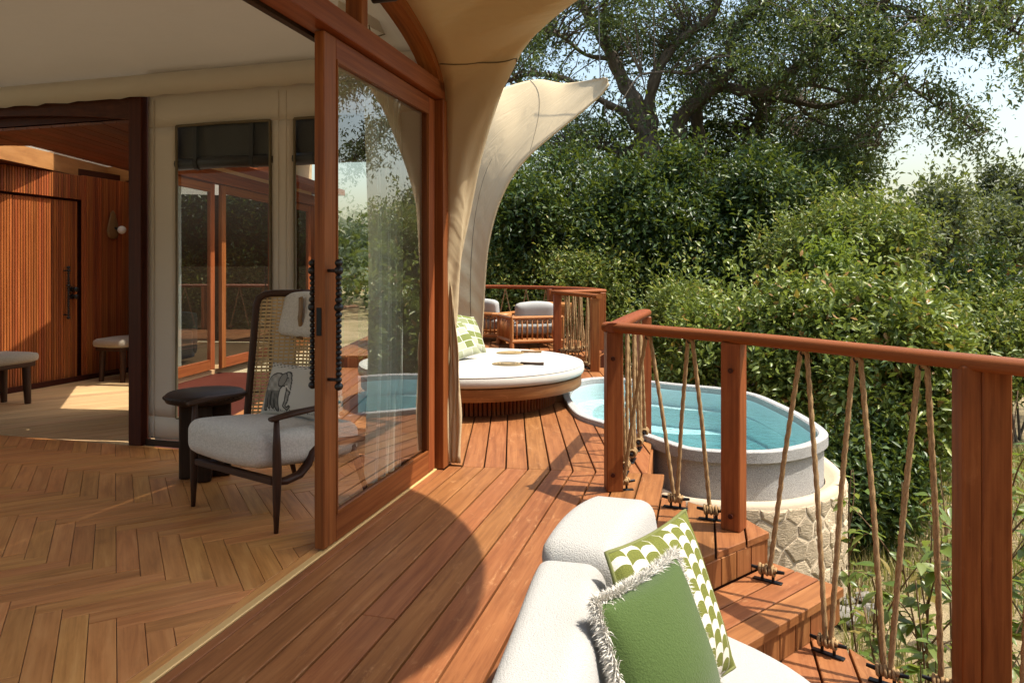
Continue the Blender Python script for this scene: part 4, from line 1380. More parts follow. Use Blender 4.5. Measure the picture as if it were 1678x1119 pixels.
def post(parent, x, y, z0, z1, w_=.095, ang=0.0, d=None, name="post"):
    c, s = math.cos(ang), math.sin(ang)
    m = MB(); m.box((x, y, (z0 + z1) / 2), (w_, d or w_, z1 - z0), (Vector((c, s, 0)), Vector((-s, c, 0)), Vector((0, 0, 1))), .005)
    return m.build(name, M['rail'], parent)

# ================================================================== near railing
RZt = .96
P1, P2, P3 = Vector((.600, 4.15)), Vector((1.115, 3.53)), Vector((1.70, 2.565))
PB = Vector((1.03, 5.48))
rail = thing("rope_railing", (P1.x, P1.y, 0), "stained timber railing with zigzag rope infill above the steps", "railing")
rd = (P3 - P1).normalized()
post(rail, P1.x, P1.y, 0, .935, .096, R(4))
post(rail, PB.x, PB.y, 0, .935, .09, R(12))
post(rail, P2.x, P2.y, 0, .935, .098, R(-38))
a3 = math.atan2(-.945, .6)
dv = Vector((math.cos(R(-18)), math.sin(R(-18)))); 
post(rail, P3.x - .024, P3.y + .024, -.33, .95, .064, R(-12), .10)
post(rail, P3.x + .056, P3.y + .007, -.33, .95, .098, R(-12), .10)
post(rail, 2.30, 1.55, -.33, .935, .098, R(-20))
railpts = [(P1.x - .03, P1.y + .045, RZt), (.84, 3.86, RZt), (P2.x, P2.y, RZt), (1.42, 3.05, RZt), (P3.x, P3.y, RZt), (2.0, 2.08, RZt), (2.30, 1.55, RZt), (2.6, 1.0, RZt)]
rail_bar(rail, railpts)
rail_bar(rail, [(P1.x - .008, P1.y - .06, RZt + .001), (.80, 4.78, RZt + .001), (PB.x + .02, PB.y + .06, RZt + .001)], .050, .029)
def railpt(u):
    """point on the handrail centre line for pixel column u"""
    best = None
    L_ = catmull(railpts, 20)
    return min(L_, key=lambda p: abs(UC + p.x / p.y * F - u) if p.y > .3 else 1e9)
TOPS = [railpt(u) for u in (1064, 1131, 1318, 1405, 1508)]
CL = [PZ(1020, 803, 0), PZ(1107, 832, 0), PZ(1166, 852, 0), PZ(1258, 952, -.16), PZ(1357, 1072, -.32), PZ(1454, 1122, -.32), None]
CL[6] = Vector((1.64, 2.66, -.32))
for i, p in enumerate(CL):
    dvec = {0: (1, .1), 1: (.95, -.4), 2: (.9, -.35), 3: (.85, -.6), 4: (.8, -.75)}.get(i, (.8, -.6))
    cleat(rail, p, dvec, .88)
def vrope(top, c, side):
    t = Vector(top); c = Vector(c)
    tdir = (P3 - P1).normalized()
    a = t + Vector((tdir.x, tdir.y, 0)) * (.016 * side) - Vector((0, 0, .03))
    b = c + Vector((0, 0, .062)) + Vector((tdir.x, tdir.y, 0)) * (-.012 * side)
    mid = a.lerp(b, .5) + Vector((tdir.x, tdir.y, 0)) * (.006 * side)
    rope([t + Vector((0, 0, -.028)), a - Vector((0, 0, .01)), mid, b, b + Vector((tdir.x * -.03 * side, tdir.y * -.03 * side, .0))], .0104, rail, 18, .008)
for i, (ca, cb) in enumerate(((0, 1), (1, 2), (3, 4), (4, 5), (5, 6))):
    vrope(TOPS[i], CL[ca], -1); vrope(TOPS[i], CL[cb], 1)
for (px_, py_, zs, dx_, dy_) in ((P1.x - .010, P1.y - .052, (.10, .78), 0, -1), (P2.x - .035, P2.y - .058, (.08, .80), -.62, -.79)):
    for z_ in zs:
        m = MB(); m.lathe([(.013, -.004), (.013, .003), (.010, .004)], (px_, py_, z_), 12, axis=(dx_, dy_, 0)); m.build("bolt_plug", M['darkwood'], rail)
# eye hooks
for t in TOPS:
    m = MB(); m.tube([Vector(t) + Vector((.0, 0, -.03)) + Vector((.014 * math.cos(a), 0, .012 * math.sin(a) - .010)) for a in [k * math.pi / 6 for k in range(12)]], .003, 6, closed=True)
    m.build("eye_hook", M['iron'], rail)
# beyond the thick post
C8 = Vector((1.98, 2.0, -.32)); cleat(rail, C8, (.8, -.6)); C7 = Vector((1.74, 2.42, -.32)); cleat(rail, C7, (.8, -.6)); vrope(railpt(1716), C7, -1); vrope(railpt(1716), C8, 1)
vrope(Vector((2.12, 1.88, RZt)), C8, -1)
# back section between corner post and far post
nb = 4
for k in range(nb):
    tp = Vector((P1.x, P1.y, RZt)).lerp(Vector((PB.x, PB.y, RZt)), (k + .62) / (nb + .3))
    c0 = Vector((P1.x + .02, P1.y, 0)).lerp(Vector((PB.x + .02, PB.y, 0)), (k + .25) / (nb + .3)); c1_ = Vector((P1.x + .02, P1.y, 0)).lerp(Vector((PB.x + .02, PB.y, 0)), (k + 1.0) / (nb + .3))
    dv2 = (PB - P1).normalized()
    if k == 0: cleat(rail, c0, (dv2.x, dv2.y))
    cleat(rail, c1_, (dv2.x, dv2.y))
    for c_, sd in ((c0, -1), (c1_, 1)):
        rope([tp + Vector((0, 0, -.028)), tp.lerp(c_ + Vector((0, 0, .06)), .5) + Vector((dv2.x * .006 * sd, dv2.y * .006 * sd, 0)), c_ + Vector((0, 0, .06))], .0115, rail, 15, .009)

# ================================================================== railing of the upper deck
rail2 = thing("rope_railing", (.75, 10.2, UZ), "curved timber and rope railing round the raised lounge deck", "railing")
RZ2 = .99
arcr = [(p[0] * .985 - .03, p[1] - .06, RZ2) for p in ARC[1:]]
arcr = [(1.31, 10.12, RZ2)] + arcr[1:]
rail_bar(rail2, arcr, .055, .032)
PA, PBB, PCC = Vector((.62, 9.62)), Vector((1.06, 8.98)), Vector((1.29, 10.10))
rail_bar(rail2, [(PCC.x + .04, PCC.y + .05, RZ2 + .001), (PA.x - .05, PA.y - .0, RZ2 + .001)], .055, .030)
rail_bar(rail2, [(PA.x - .04, PA.y + .05, RZ2 + .003), (PBB.x + .05, PBB.y - .07, RZ2 - .03)], .052, .030)
post(rail2, PA.x, PA.y, UZ, RZ2 - .02, .10, .1); post(rail2, PBB.x, PBB.y, 0, RZ2 - .05, .115, R(-4)); post(rail2, PCC.x, PCC.y, UZ, RZ2 - .02, .10, .2)
for q in ((.66, 11.92), (-.9, 12.95), (-2.4, 13.2)): post(rail2, q[0], q[1], UZ, RZ2 - .02, .10, .3)
def zig(parent, a, b, za, zb, n, z1, r=.012, k=.9):
    a, b = Vector(a), Vector(b); d = (b - a).normalized()
    for i in range(n):
        tp = a.lerp(b, (i + .5) / n); c0 = a.lerp(b, (i + .1) / n); c1_ = a.lerp(b, (i + .9) / n)
        z0 = za + (zb - za) * (i + .5) / n
        for c_ in (c0, c1_): rope([(tp.x, tp.y, z1), (c_.x, c_.y, z0 + .06)], r, parent, 6, .03)
        cleat(parent, (c0.x, c0.y, z0), (d.x, d.y), k, True)
zig(rail2, PA + Vector((.07, -.1)), Vector((.95, 9.40)) , UZ, UZ, 3, RZ2 - .03, .011)
zig(rail2, Vector((.98, 9.36)), PBB + Vector((-.02, .08)), 0, 0, 2, RZ2 - .04, .011)
zig(rail2, PA + Vector((.12, .06)), PCC + Vector((-.08, -.04)), UZ, UZ, 5, RZ2 - .03, .011)
ap = resample([Vector((p[0], p[1], 0)) for p in arcr], 13)
for a, b in zip(ap[:-1], ap[1:]): zig(rail2, a.xy, b.xy, UZ, UZ, 1, RZ2 - .03, .011)

# ================================================================== daybed
DC = Vector((-.40, 7.03, 0)); DR = 1.10
daybed = thing("daybed", tuple(DC), "round white daybed on a fluted timber base beside the pool", "daybed")
m = MB(); m.lathe([(.80, 0.0), (.80, .19)], DC, 64); m.build("base_core", M['darkwood'], daybed)
flm = MB(); flm.tube([(0, 0, .002), (0, 0, .175)], .0165, 8); flme = flm.mesh("flute", M['rail'])
nfl = 128
for k in range(nfl):
    a = 2 * math.pi * k / nfl
    if math.sin(a) > .35: continue
    o = bpy.data.objects.new("flute", flme); COL.objects.link(o); o.parent = daybed
    o.location = (.82 * math.cos(a), .82 * math.sin(a), 0)
m = MB(); m.lathe([(1.02, .172), (1.085, .172), (1.09, .18), (1.09, .278), (1.08, .283), (.9, .283)], DC, 96); m.g = [(math.atan2(q[1] - DC.y, q[0] - DC.x) * 1.1, q[2], 0) for q in m.v]; m.build("fascia_ring", M['deck'], daybed, smooth=True, auto=40)
m = MB()
pr = [(.0001, .288), (.6, .288), (1.08, .289), (1.108, .30), (1.118, .325), (1.116, .36), (1.10, .386), (1.07, .398), (.9, .402), (.5, .405), (.0001, .406)]
m.lathe(pr, DC, 96, cap=False); m.build("mattress", M['white'], daybed, smooth=True)
m = MB(); m.tube([DC + Vector((1.104 * math.cos(a), 1.104 * math.sin(a), .383)) for a in [2 * math.pi * k / 120 for k in range(120)]], .005, 6, closed=True); m.build("piping", M['white'], daybed, smooth=True)
def cush(px, base, lean, yaw, size, label, mat, thick=.15, roll=0, seed=0):
    """scatter cushion on a support; yaw = facing direction, lean back in degrees"""
    c = Vector(base)
    f = Vector((math.cos(R(yaw)), math.sin(R(yaw)), 0)); side = Vector((-f.y, f.x, 0)); Z = Vector((0, 0, 1))
    upv = (Z * math.cos(R(lean)) - f * math.sin(R(lean)))
    s2 = side * math.cos(R(roll)) + upv * math.sin(R(roll)); u2 = upv * math.cos(R(roll)) - side * math.sin(R(roll))
    T = c + u2 * size + s2 * size / 2
    return pillow(T, T - s2 * size, T - u2 * size, thick, mat, "cushion", label, "cushion", seed=seed)
cush(0, (-.72, 7.10, .42), 38, -45, .48, "green and white block print cushion leaning behind another on the daybed", M['block'], seed=1)
cush(0, (-.46, 6.92, .42), 38, -50, .46, "green and white block print cushion resting frontmost on the daybed", M['block'], roll=12, seed=2)
cush(0, (-.40, 7.42, .42), 30, -30, .46, "green and white block print cushion tucked at the back of the daybed", M['block'], roll=-10, seed=3)
cush(0, (-.90, 6.70, .41), 60, -60, .42, "small green print cushion lying flat behind the canvas tail on the daybed", M['block'], thick=.13, seed=4)
# woven fans on the mattress
M['straw'] = plain('woven_straw', (.40, .28, .12), .8, 0, 90, .6, .4)
def fan(c, yaw, label, band):
    c = Vector(c); f = thing("hand_fan", tuple(c), label, "fan", "woven fans on the daybed")
    d = Vector((math.cos(R(yaw)), math.sin(R(yaw)), 0)); sd = Vector((-d.y, d.x, 0))
    m = MB(); n = 30
    blade = [c + d * (-.02 + .15 * math.cos(2 * math.pi * k / n) - .10) + sd * (.115 * math.sin(2 * math.pi * k / n)) + Vector((0, 0, .006)) for k in range(n)]
    top = [p + Vector((0, 0, .008)) for p in blade]
    m.add(blade + top, [tuple(range(n))[::-1], tuple(range(n, 2 * n))] + [(k, (k + 1) % n, (k + 1) % n + n, k + n) for k in range(n)])
    m.build("blade", M['straw'], f)
    for q in (.05, .075, .10):
        m = MB(); m.tube([c + d * (-.02 + q * 1.3 * math.cos(2 * math.pi * k / n) - .10) + sd * (q * math.sin(2 * math.pi * k / n)) + Vector((0, 0, .014)) for k in range(n)], .004, 5, closed=True)
        m.build("woven_band", M['hem'] if band else M['straw'], f)
    m = MB(); m.tube([c + d * .0 + Vector((0, 0, .018)), c + d * .10 + Vector((0, 0, .018)), c + d * .22 + Vector((0, 0, .016))], [.014, .012, .016], 8); m.build("handle", M['black_oak'] if band else M['tan'], f, smooth=True)
    return f
fan((.08, 6.62, .401), -8, "straw hand fan with a dark banded handle on the daybed", True)
fan((.10, 7.55, .401), 10, "plain straw hand fan lying further back on the daybed", False)

# ================================================================== lounge chairs and table on the upper deck
def lounge(loc, yaw, label):
    t = thing("lounge_chair", (0, 0, 0), label, "armchair", "bamboo lounge chairs on the raised deck")
    W_, D_ = .78, .74
    m = MB()
    for x in (-W_ / 2, W_ / 2):
        for y in (-D_ / 2, D_ / 2):
            l = MB(); l.tube([(x, y, .0), (x, y, .08)], .035, 10); l.build("foot", M['bamboo'], t, smooth=True, auto=40)
    for z in (.11, .45):
        for (a, b) in (((-W_ / 2, -D_ / 2), (W_ / 2, -D_ / 2)), ((-W_ / 2, D_ / 2), (W_ / 2, D_ / 2)), ((-W_ / 2, -D_ / 2), (-W_ / 2, D_ / 2)), ((W_ / 2, -D_ / 2), (W_ / 2, D_ / 2))):
            if z > .4 and a[1] == b[1] == -D_ / 2: continue
            m.tube([(a[0], a[1], z), (b[0], b[1], z)], .03 if z < .4 else .026, 8)
    for x in (-W_ / 2, W_ / 2):
        for y in (-D_ / 2, D_ / 2): m.tube([(x, y, .08), (x, y, .46)], .028, 8)
    m.build("frame", M['bamboo'], t, smooth=True, auto=40)
    for wl in range(3):
        for k in range(1, 10):
            f = -.5 + k / 10
            p = (f * W_, D_ / 2) if wl == 0 else ((-W_ / 2 if wl == 1 else W_ / 2), f * D_)
            s_ = MB(); s_.tube([(p[0], p[1], .13), (p[0], p[1], .43)], .013, 6); s_.build("spindle", M['bamboo'], t, smooth=True)
        arcs_ = MB()
        for k in range(0, 9, 2):
            f0, f1 = -.5 + (k + .5) / 10 + .02, -.5 + (k + 1.7) / 10
            P = []
            for q in range(7):
                a = math.pi * q / 6; f = (f0 + f1) / 2 - (f1 - f0) / 2 * math.cos(a)
                p = (f * W_, D_ / 2) if wl == 0 else ((-W_ / 2 if wl == 1 else W_ / 2), f * D_)
                P.append((p[0], p[1], .37 + .04 * math.sin(a)))
            arcs_.tube(P, .010, 6)
        tagd(arcs_.build("arch_trim", M['bamboo'], t, smooth=True), kind="stuff")
    s_ = soft_box((W_ - .08, D_ - .06, .16), .05, .02, 8); xf(s_, Matrix.Translation((0, -.02, .28))); s_.build("seat_cushion", M['greyc'], t, smooth=True)
    s_ = soft_box((W_ - .18, .16, .30), .06, .02, 8); xf(s_, Matrix.Translation((0, D_ / 2 - .13, .51)) @ Matrix.Rotation(R(-8), 4, 'X')); s_.build("back_cushion", M['greyc'], t, smooth=True)
    t.location = loc; t.rotation_euler = (0, 0, yaw)
    return t
lounge((.27, 10.62, UZ), R(196), "bamboo lounge chair with a grey cushion next to the railing post")
lounge((-.36, 11.55, UZ), R(150), "bamboo lounge chair half hidden by the canvas hem")
tb = thing("round_table", (.62, 11.2, UZ), "low round bamboo table between the lounge chairs", "table")
m = MB(); m.lathe([(.0001, .40), (.27, .40), (.38, .50), (.42, .58), (.42, .62), (.0001, .625)], (.62, 11.2, UZ), 32, cap=False); m.build("table_top", M['bamboo'], tb, smooth=True, auto=40)
m = MB(); m.lathe([(.10, 0), (.09, .1), (.07, .40)], (.62, 11.2, UZ), 20); m.build("pedestal", M['bamboo'], tb, smooth=True, auto=40)
tb = thing("side_table", (-.16, 10.95, UZ), "slim bamboo side table squeezed between the lounge chairs", "table")
m = MB(); m.lathe([(.15, .42), (.16, .43), (.16, .46), (.15, .47)], (-.16, 10.95, UZ), 24); m.build("table_top", M['bamboo'], tb, smooth=True, auto=40)
m = MB(); m.lathe([(.07, 0), (.055, .05), (.05, .42)], (-.16, 10.95, UZ), 16); m.build("leg", M['bamboo'], tb, smooth=True, auto=40)

# ================================================================== sofa on the lower deck
SB = -.32
sofa = thing("sofa", (.35, 1.75, SB), "off white outdoor sofa with thick back cushions below the deck edge", "sofa")
def basis(ang):
    a = Vector((math.sin(R(ang)), math.cos(R(ang)), 0)); return a, Vector((a.y, -a.x, 0))
def cushion_between(p0, p1, thick, z0, z1, name, lean=8, puff=.015, seed=0):
    p0, p1 = Vector((*p0, 0)), Vector((*p1, 0)); d = (p1 - p0); L_ = d.length; d.normalize(); nrm = Vector((d.y, -d.x, 0))
    s_ = soft_box((L_, thick, z1 - z0), .048, 0.0, 22, seed=seed)
    # crown the top and the outer face a little
    vs = []
    for p in s_.v:
        x, y, z = p
        k = 1 - (2 * x / L_) ** 2
        if z > 0: z += .028 * k
        y = y * (1 + .12 * k * (1 - abs(2 * z / (z1 - z0)) ** 2)) - (z + (z1 - z0) / 2) * math.tan(R(lean))
        vs.append((x, y, z))
    s_.v = vs
    mt = Matrix(((d.x, -nrm.x * -1, 0, 0), (d.y, -nrm.y * -1, 0, 0), (0, 0, 1, 0), (0, 0, 0, 1)))
    c = (p0 + p1) / 2 + nrm * thick / 2
    mt = Matrix.Translation((c.x, c.y, (z0 + z1) / 2)) @ mt
    xf(s_, mt)
    if (p1 - p0).cross(nrm).z > 0: pass
    s_.f = [q[::-1] for q in s_.f]
    return s_.build(name, M['sofa'], sofa, smooth=True)
cushion_between((-.045, 1.02), (.135, 1.97), .19, .02, .49, "back_cushion", seed=1)
cushion_between((.130, 1.965), (.345, 2.46), .23, .02, .515, "back_cushion", seed=2)
seat = [(.30, 2.46), (.62, 2.44), (.78, 2.30), (.88, 2.15), (.905, 2.06), (.90, 1.98), (.72, 1.2), (.10, 1.12), (.14, 1.6)]
sp_ = [(p.x, p.y) for p in resample(catmull([(x, y, 0) for x, y in seat] + [(seat[0][0], seat[0][1], 0)], 6), 60)][:-1]
if area2(sp_) < 0: sp_ = sp_[::-1]
m = MB()
lay = [(-.055, -.10), (-.012, -.085), (0, -.06), (.0, .03), (-.008, .062), (-.03, .085), (-.08, .100), (-.20, .106)]
Ls = []
for d_, z_ in lay: Ls.append([(p[0], p[1], z_) for p in (offset_loop(sp_, d_) if d_ > -.1 else [tuple(Vector(p).lerp(Vector((.5, 1.8)), .45)) for p in sp_])])
m.grid(Ls, closed_u=True); m.add(Ls[-1], [tuple(range(len(sp_)))]); m.build("seat_cushion", M['sofa'], sofa, smooth=True)
m = MB(); m.prism(offset_loop(sp_, -.03), SB + .10, -.085, .004); m.build("base_frame", M['rail'], sofa)
for q in ((.80, 2.02), (.66, 1.28), (.16, 1.2), (.40, 2.30)):
    m = MB(); m.tube([(q[0], q[1], SB), (q[0], q[1], SB + .12)], .03, 10); m.build("leg", M['rail'], sofa)
m = MB(); m.bar((-.02, 1.12, .12), (.34, 2.40, .12), .03, .36); m.build("back_frame", M['rail'], sofa)
# two scatter cushions on the sofa
kx = .97
T, Lc, Rc = PY(1122, 836, 2.12), PY(993, 906, 1.81), PY(1203, 1092, 1.90)
cA, eA_, nA = pillow(T, Lc, Rc, .15, M['scallop'], "cushion", "cushion with green and cream scalloped print standing on the sofa", "cushion", 30, seed=9)
M["olivepipe"] = plain("olive_piping", (.15, .16, .045), .9)
m = MB(); m.tube(eA_, .006, 6, closed=True); m.build("piping", M["olivepipe"], cA, smooth=True)
cA.children[0].matrix_parent_inverse = Matrix.Identity(4)
T, Lc, Rc = PY(1106, 909, 1.86), PY(977, 992, 1.56), PY(1188, 1168, 1.67)
cB, eB_, nB = pillow(T, Lc, Rc, .16, M['greencloth'], "cushion", "plain green cushion with white fringe leaning on the sofa", "cushion", 30, seed=10)
fr_ = MB(); rs_ = random.Random(3); cen = sum(eB_, Vector()) / len(eB_)
n = len(eB_)
for k in range(n):
    for q in range(120):
        p = eB_[k].lerp(eB_[(k + 1) % n], rs_.random())
        o_v = (p - cen).normalized() * rs_.uniform(.4, 1.0) + Vector((rs_.uniform(-.9, .9), rs_.uniform(-.9, .9), rs_.uniform(-.9, .9))) * .75
        o_v.normalize(); L_ = rs_.uniform(.016, .036)
        sd = o_v.cross(Vector((rs_.uniform(-1, 1), rs_.uniform(-1, 1), rs_.uniform(-1, 1)))).normalized() * .0010
        p1 = p + o_v * L_ * .6 + Vector((0, 0, .002)); p2 = p + o_v * L_ + Vector((0, 0, -.004))
        fr_.add([p - sd, p + sd, p1 + sd, p1 - sd, p2], [(0, 1, 2, 3), (3, 2, 4)])
f_o = fr_.build("fringe", M['fringe'], cB); tagd(f_o, kind="stuff")

# ================================================================== armchair in the tent
chair = thing("armchair", (-1.25, 3.95, 0), "high backed walnut and cane armchair with a grey boucle seat", "armchair")
FLp, FRp = Vector((-1.757, 3.863)), Vector((-1.160, 3.461))
exv = (FRp - FLp).normalized(); eyv = Vector((-exv.y, exv.x))
fm = (FLp + FRp) / 2
CM = Matrix(((exv.x, eyv.x, 0, fm.x), (exv.y, eyv.y, 0, fm.y), (0, 0, 1, 0), (0, 0, 0, 1)))
def cb(mb, name, mat, smooth=True, **kw): return xf(mb, CM).build(name, mat, chair, smooth=smooth, **kw)
for sx in (-1, 1):
    x = .355 * sx
    m = MB(); m.tube([(x, 0.0, 0), (x, .003, .16), (x, .006, .30), (x * .99, .006, .42), (x * .985, .006, .56)], [.011, .019, .023, .020, .013], 12); cb(m, "leg", M['walnut'])
    m = MB(); m.tube([(x * .88, .66, 0), (x * .86, .60, .18), (x * .84, .55, .32)], [.012, .020, .022], 12); cb(m, "leg", M['walnut'])
    # armrest
    m = MB(); m.tube([(x, -.03, .565), (x * 1.0, .10, .575), (x * .97, .28, .574), (x * .93, .42, .580)], [.020, .026, .022, .018], 12, sx=1.25, sy=.6); cb(m, "armrest", M['walnut'])
    # sledge side rail curving up round the cushion
    m = MB(); m.tube([(x * .82, .03, .235), (x * .84, .10, .225), (x * .87, .18, .24), (x * .89, .23, .285), (x * .89, .25, .34), (x * .89, .29, .365), (x * .88, .45, .36), (x * .86, .62, .34)], .026, 10, sx=.75, sy=1.2, up=(1, 0, 0)); cb(m, "side_rail", M['walnut'])
m = MB(); m.bar((-.30, .04, .235), (.30, .04, .235), .05, .03, bev=.006); m.bar((-.30, .55, .27), (.30, .55, .27), .04, .05, bev=.006); m.bar((-.33, .004, .25), (.33, .004, .25), .03, .035, bev=.005)
cb(m, "seat_frame", M['walnut'], False)
s_ = soft_box((.64, .70, .19), .065, .012, 18, seed=4)
s_.v = [(p[0] * (1 - .05 * max(0, p[1])), p[1], p[2] - .03 * (p[1] / .35) ) for p in s_.v]
xf(s_, Matrix.Translation((0, .27, .375))); cb(s_, "seat_cushion", M['boucle'])
# curved back: frame and cane lattice
def bk(a, h, d=0.0):
    """a -1..1 across, h 0..1 up"""
    wd = .33 - .01 * h
    return Vector((a * wd, .505 + .07 * h - .17 * max(0, abs(a) - .30) ** 1.15 / .66 + .02 * math.cos(a * 3) - d, .36 + .80 * h))
m = MB()
fr_pts = [bk(-1, q / 12) for q in range(12)] + [bk(-.97, .965), bk(-.90, .99)] + [bk(-.8 + 1.6 * q / 10, 1.0) for q in range(11)] + [bk(.90, .99), bk(.97, .965)] + [bk(1, 1 - (q + 1) / 12) for q in range(12)]
m.tube(fr_pts, .021, 10, sx=1.0, sy=1.0); m.tube([bk(-1 + 2 * q / 12, .02) for q in range(13)], .018, 8)
cb(m, "back_frame", M['walnut'])
m = MB()
def strip(mb, P, w_, nrm_fn):
    vs = []; 
    for i, p in enumerate(P):
        t = (P[min(i + 1, len(P) - 1)] - P[max(i - 1, 0)]).normalized()
        nn_ = Vector((0, -1, .25)).normalized(); sd = t.cross(nn_).normalized() * w_ / 2
        vs += [p - sd, p + sd]
    mb.add(vs, [(2 * i, 2 * i + 1, 2 * i + 3, 2 * i + 2) for i in range(len(P) - 1)])
NC, NR = 30, 38
for k in range(1, NC):
    strip(m, [bk(-1 + 2 * k / NC, q / 12) for q in range(13)], .0135, None)
for k in range(1, NR):
    strip(m, [bk(-1 + 2 * q / 12, k / NR, .0015) for q in range(13)], .0130, None)
cb(m, "cane_panel", M['canecol'], False)
m = MB()
for a in (0.0,): m.tube([bk(a, q / 12) + Vector((0, .012, 0)) for q in range(13)], .010, 8)
cb(m, "back_spline", M['canecol'])
s_ = soft_box((.40, .08, .25), .035, .01, 10, seed=6); xf(s_, Matrix.Translation((-.02, .50, 1.035)) @ Matrix.Rotation(R(-14), 4, 'X')); cb(s_, "headrest", M['boucle'])
m = MB(); m.tube([Vector((-.03 + .022 * math.sin(q / 10 * 3.14), .44 + .005 * abs(q - 5), 1.14 - .24 * q / 10)) for q in range(11)], .02, 8, sx=1.0, sy=.35, up=(0, 1, 0)); cb(m, "headrest_strap", M['tan'])
# elephant cushion on the chair
def sdf_seg(px, py, a, b, r0, r1):
    ax_, ay = a; bx, by = b; dx, dy = bx - ax_, by - ay
    t = np.clip(((px - ax_) * dx + (py - ay) * dy) / (dx * dx + dy * dy), 0, 1)
    return np.hypot(px - ax_ - t * dx, py - ay - t * dy) - (r0 + (r1 - r0) * t)
def elephant(px, py):
    S = []
    S.append((np.hypot((px - .38) / 1.45, (py - .60)) - .185))
    S.append(np.hypot((px - .66), (py - .68) / 1.1) - .125)
    for a, b, r0, r1 in (((.52, .55), (.55, .12), .075, .045), ((.44, .5), (.43, .16), .06, .042), ((.22, .55), (.19, .12), .085, .045), ((.30, .5), (.31, .16), .06, .042),
                         ((.76, .64), (.81, .45), .055, .042), ((.81, .45), (.80, .28), .042, .032), ((.80, .28), (.74, .18), .032, .024), ((.74, .18), (.80, .13), .024, .02), ((.80, .13), (.86, .18), .02, .016)):
        S.append(sdf_seg(px, py, a, b, r0, r1))
    body = np.minimum.reduce(S)
    thin = np.minimum(sdf_seg(px, py, (.11, .64), (.07, .34), .012, .008), sdf_seg(px, py, (.74, .5), (.86, .42), .0, .0) - .0)
    c = np.full(px.shape, .62)
    ins = body < 0
    sh = .34 + .20 * np.sin(px * 26 + py * 17) * np.sin(py * 31) * .5
    c = np.where(ins, np.clip(sh, .1, .5), c)
    c = np.where(np.abs(body) < .014, .045, c)
    c = np.where((body < 0) & (py < .45) & (px < .6), c * .45, c)
    ear = np.hypot((px - .58) / .75, (py - .66)) - .13
    c = np.where((ear < 0) & (py < .80), .26, c); c = np.where(np.abs(ear) < .013, .04, c)
    c = np.where(thin < .004, .05, c)
    c = np.where(np.hypot(px - .70, py - .70) < .014, .01, c)
    c = np.where(sdf_seg(px, py, (.72, .55), (.86, .46), .016, .006) < 0, .75, c)
    gr = (py < .10 + .03 * np.sin(px * 60)) & (py > .07) & (np.sin(px * 140) > .2); c = np.where(gr, .12, c)
    top = (py > .90) & (np.sin(px * 40) * np.sin(py * 90 + px * 20) > .3); c = np.where(top, .15, c)
    return c
w = NT('elephant_print', .9, .15); av = w.attr("ink").outputs["Fac"]
w.base(w.mix(av, (.03, .027, .025), (.60, .555, .48)))
n1 = w.noise(w.attr("g").outputs["Vector"], 300, 2, .6); w.bump(n1, .3, .003)
M['elephant'] = w.m
T3 = CM @ Vector((.25, .46, .765)); L3 = CM @ Vector((-.22, .42, .755)); R3 = CM @ Vector((.25, .37, .475))
ce, ee, ne = pillow(T3, L3, R3, .13, M['elephant'], "cushion", "pale cushion printed with a dark elephant on the cane armchair", "cushion", 120, seed=12)
uvl = ce.data.uv_layers[0].data; uvs = np.empty(len(ce.data.loops) * 2, dtype=np.float32); uvl.foreach_get("uv", uvs); uvs = uvs.reshape(-1, 2)
li = np.empty(len(ce.data.loops), dtype=np.int32); ce.data.loops.foreach_get("vertex_index", li)
pv = np.zeros((len(ce.data.vertices), 2)); pv[li] = uvs
ink = elephant((1 - pv[:, 0]) / .66, 1 - pv[:, 1]) / .62
at = ce.data.attributes.new("ink", 'FLOAT', 'POINT'); at.data.foreach_set("value", ink.astype(np.float32))
# carved side table
st_c = Vector((-1.93, 4.42, 0))
tbl = thing("side_table", tuple(st_c), "dark carved round side table next to the cane armchair", "table")
m = MB(); m.lathe([(.0001, .47), (.19, .472), (.228, .485), (.238, .505), (.236, .522), (.222, .534), (.0001, .538)], st_c, 40, cap=False); m.build("table_top", M['black_oak'], tbl, smooth=True)
for a in (20, 110):
    d = Vector((math.cos(R(a)), math.sin(R(a)), 0)); m = MB(); m.box(st_c + Vector((0, 0, .237)), (.30, .085, .470), (d, Vector((-d.y, d.x, 0)), Vector((0, 0, 1))), .012); m.build("leg", M['black_oak'], tbl)
notch = MB(); notch.box((0, 0, 0), (.012, .022, .010), None, .003); nme = notch.mesh("carving", M['black_oak'])
for k in range(46):
    a = 2 * math.pi * k / 46; o = bpy.data.objects.new("carving", nme); COL.objects.link(o); o.parent = tbl; o.location = (.236 * math.cos(a), .236 * math.sin(a), .512); o.rotation_euler = (0, 0, a + .5)
# ================================================================== lobby furniture
def bench(c, yaw, L_, label):
    t = thing("bench", (0, 0, 0), label, "bench")
    s_ = soft_box((L_, .42, .10), .045, .012, 12); xf(s_, Matrix.Translation((0, 0, .45))); s_.build("seat_pad", M['ribweave'], t, smooth=True)
    m = MB(); m.box((0, 0, .385), (L_ - .06, .36, .05), None, .006); m.build("seat_frame", M['walnut'], t)
    for x in (-1, 1):
        for y in (-1, 1):
            m = MB(); m.tube([(x * (L_ / 2 - .09), y * .15, 0), (x * (L_ / 2 - .10), y * .15, .2), (x * (L_ / 2 - .10), y * .14, .37)], [.028, .036, .036], 12); m.build("leg", M['walnut'], t, smooth=True, auto=40)
    m = MB(); m.tube([(-(L_ / 2 - .1), 0.15, .10), ((L_ / 2 - .1), .15, .10)], .012, 8); m.build("stretcher", M['walnut'], t, smooth=True)
    t.location = c; t.rotation_euler = (0, 0, yaw); return t
bc = PZ(200, 622, 0); bench((bc.x + .03, bc.y + .05, 0), math.atan2(DD.y, DD.x), .62, "ribbed upholstered bench standing between the door and the canvas wall")
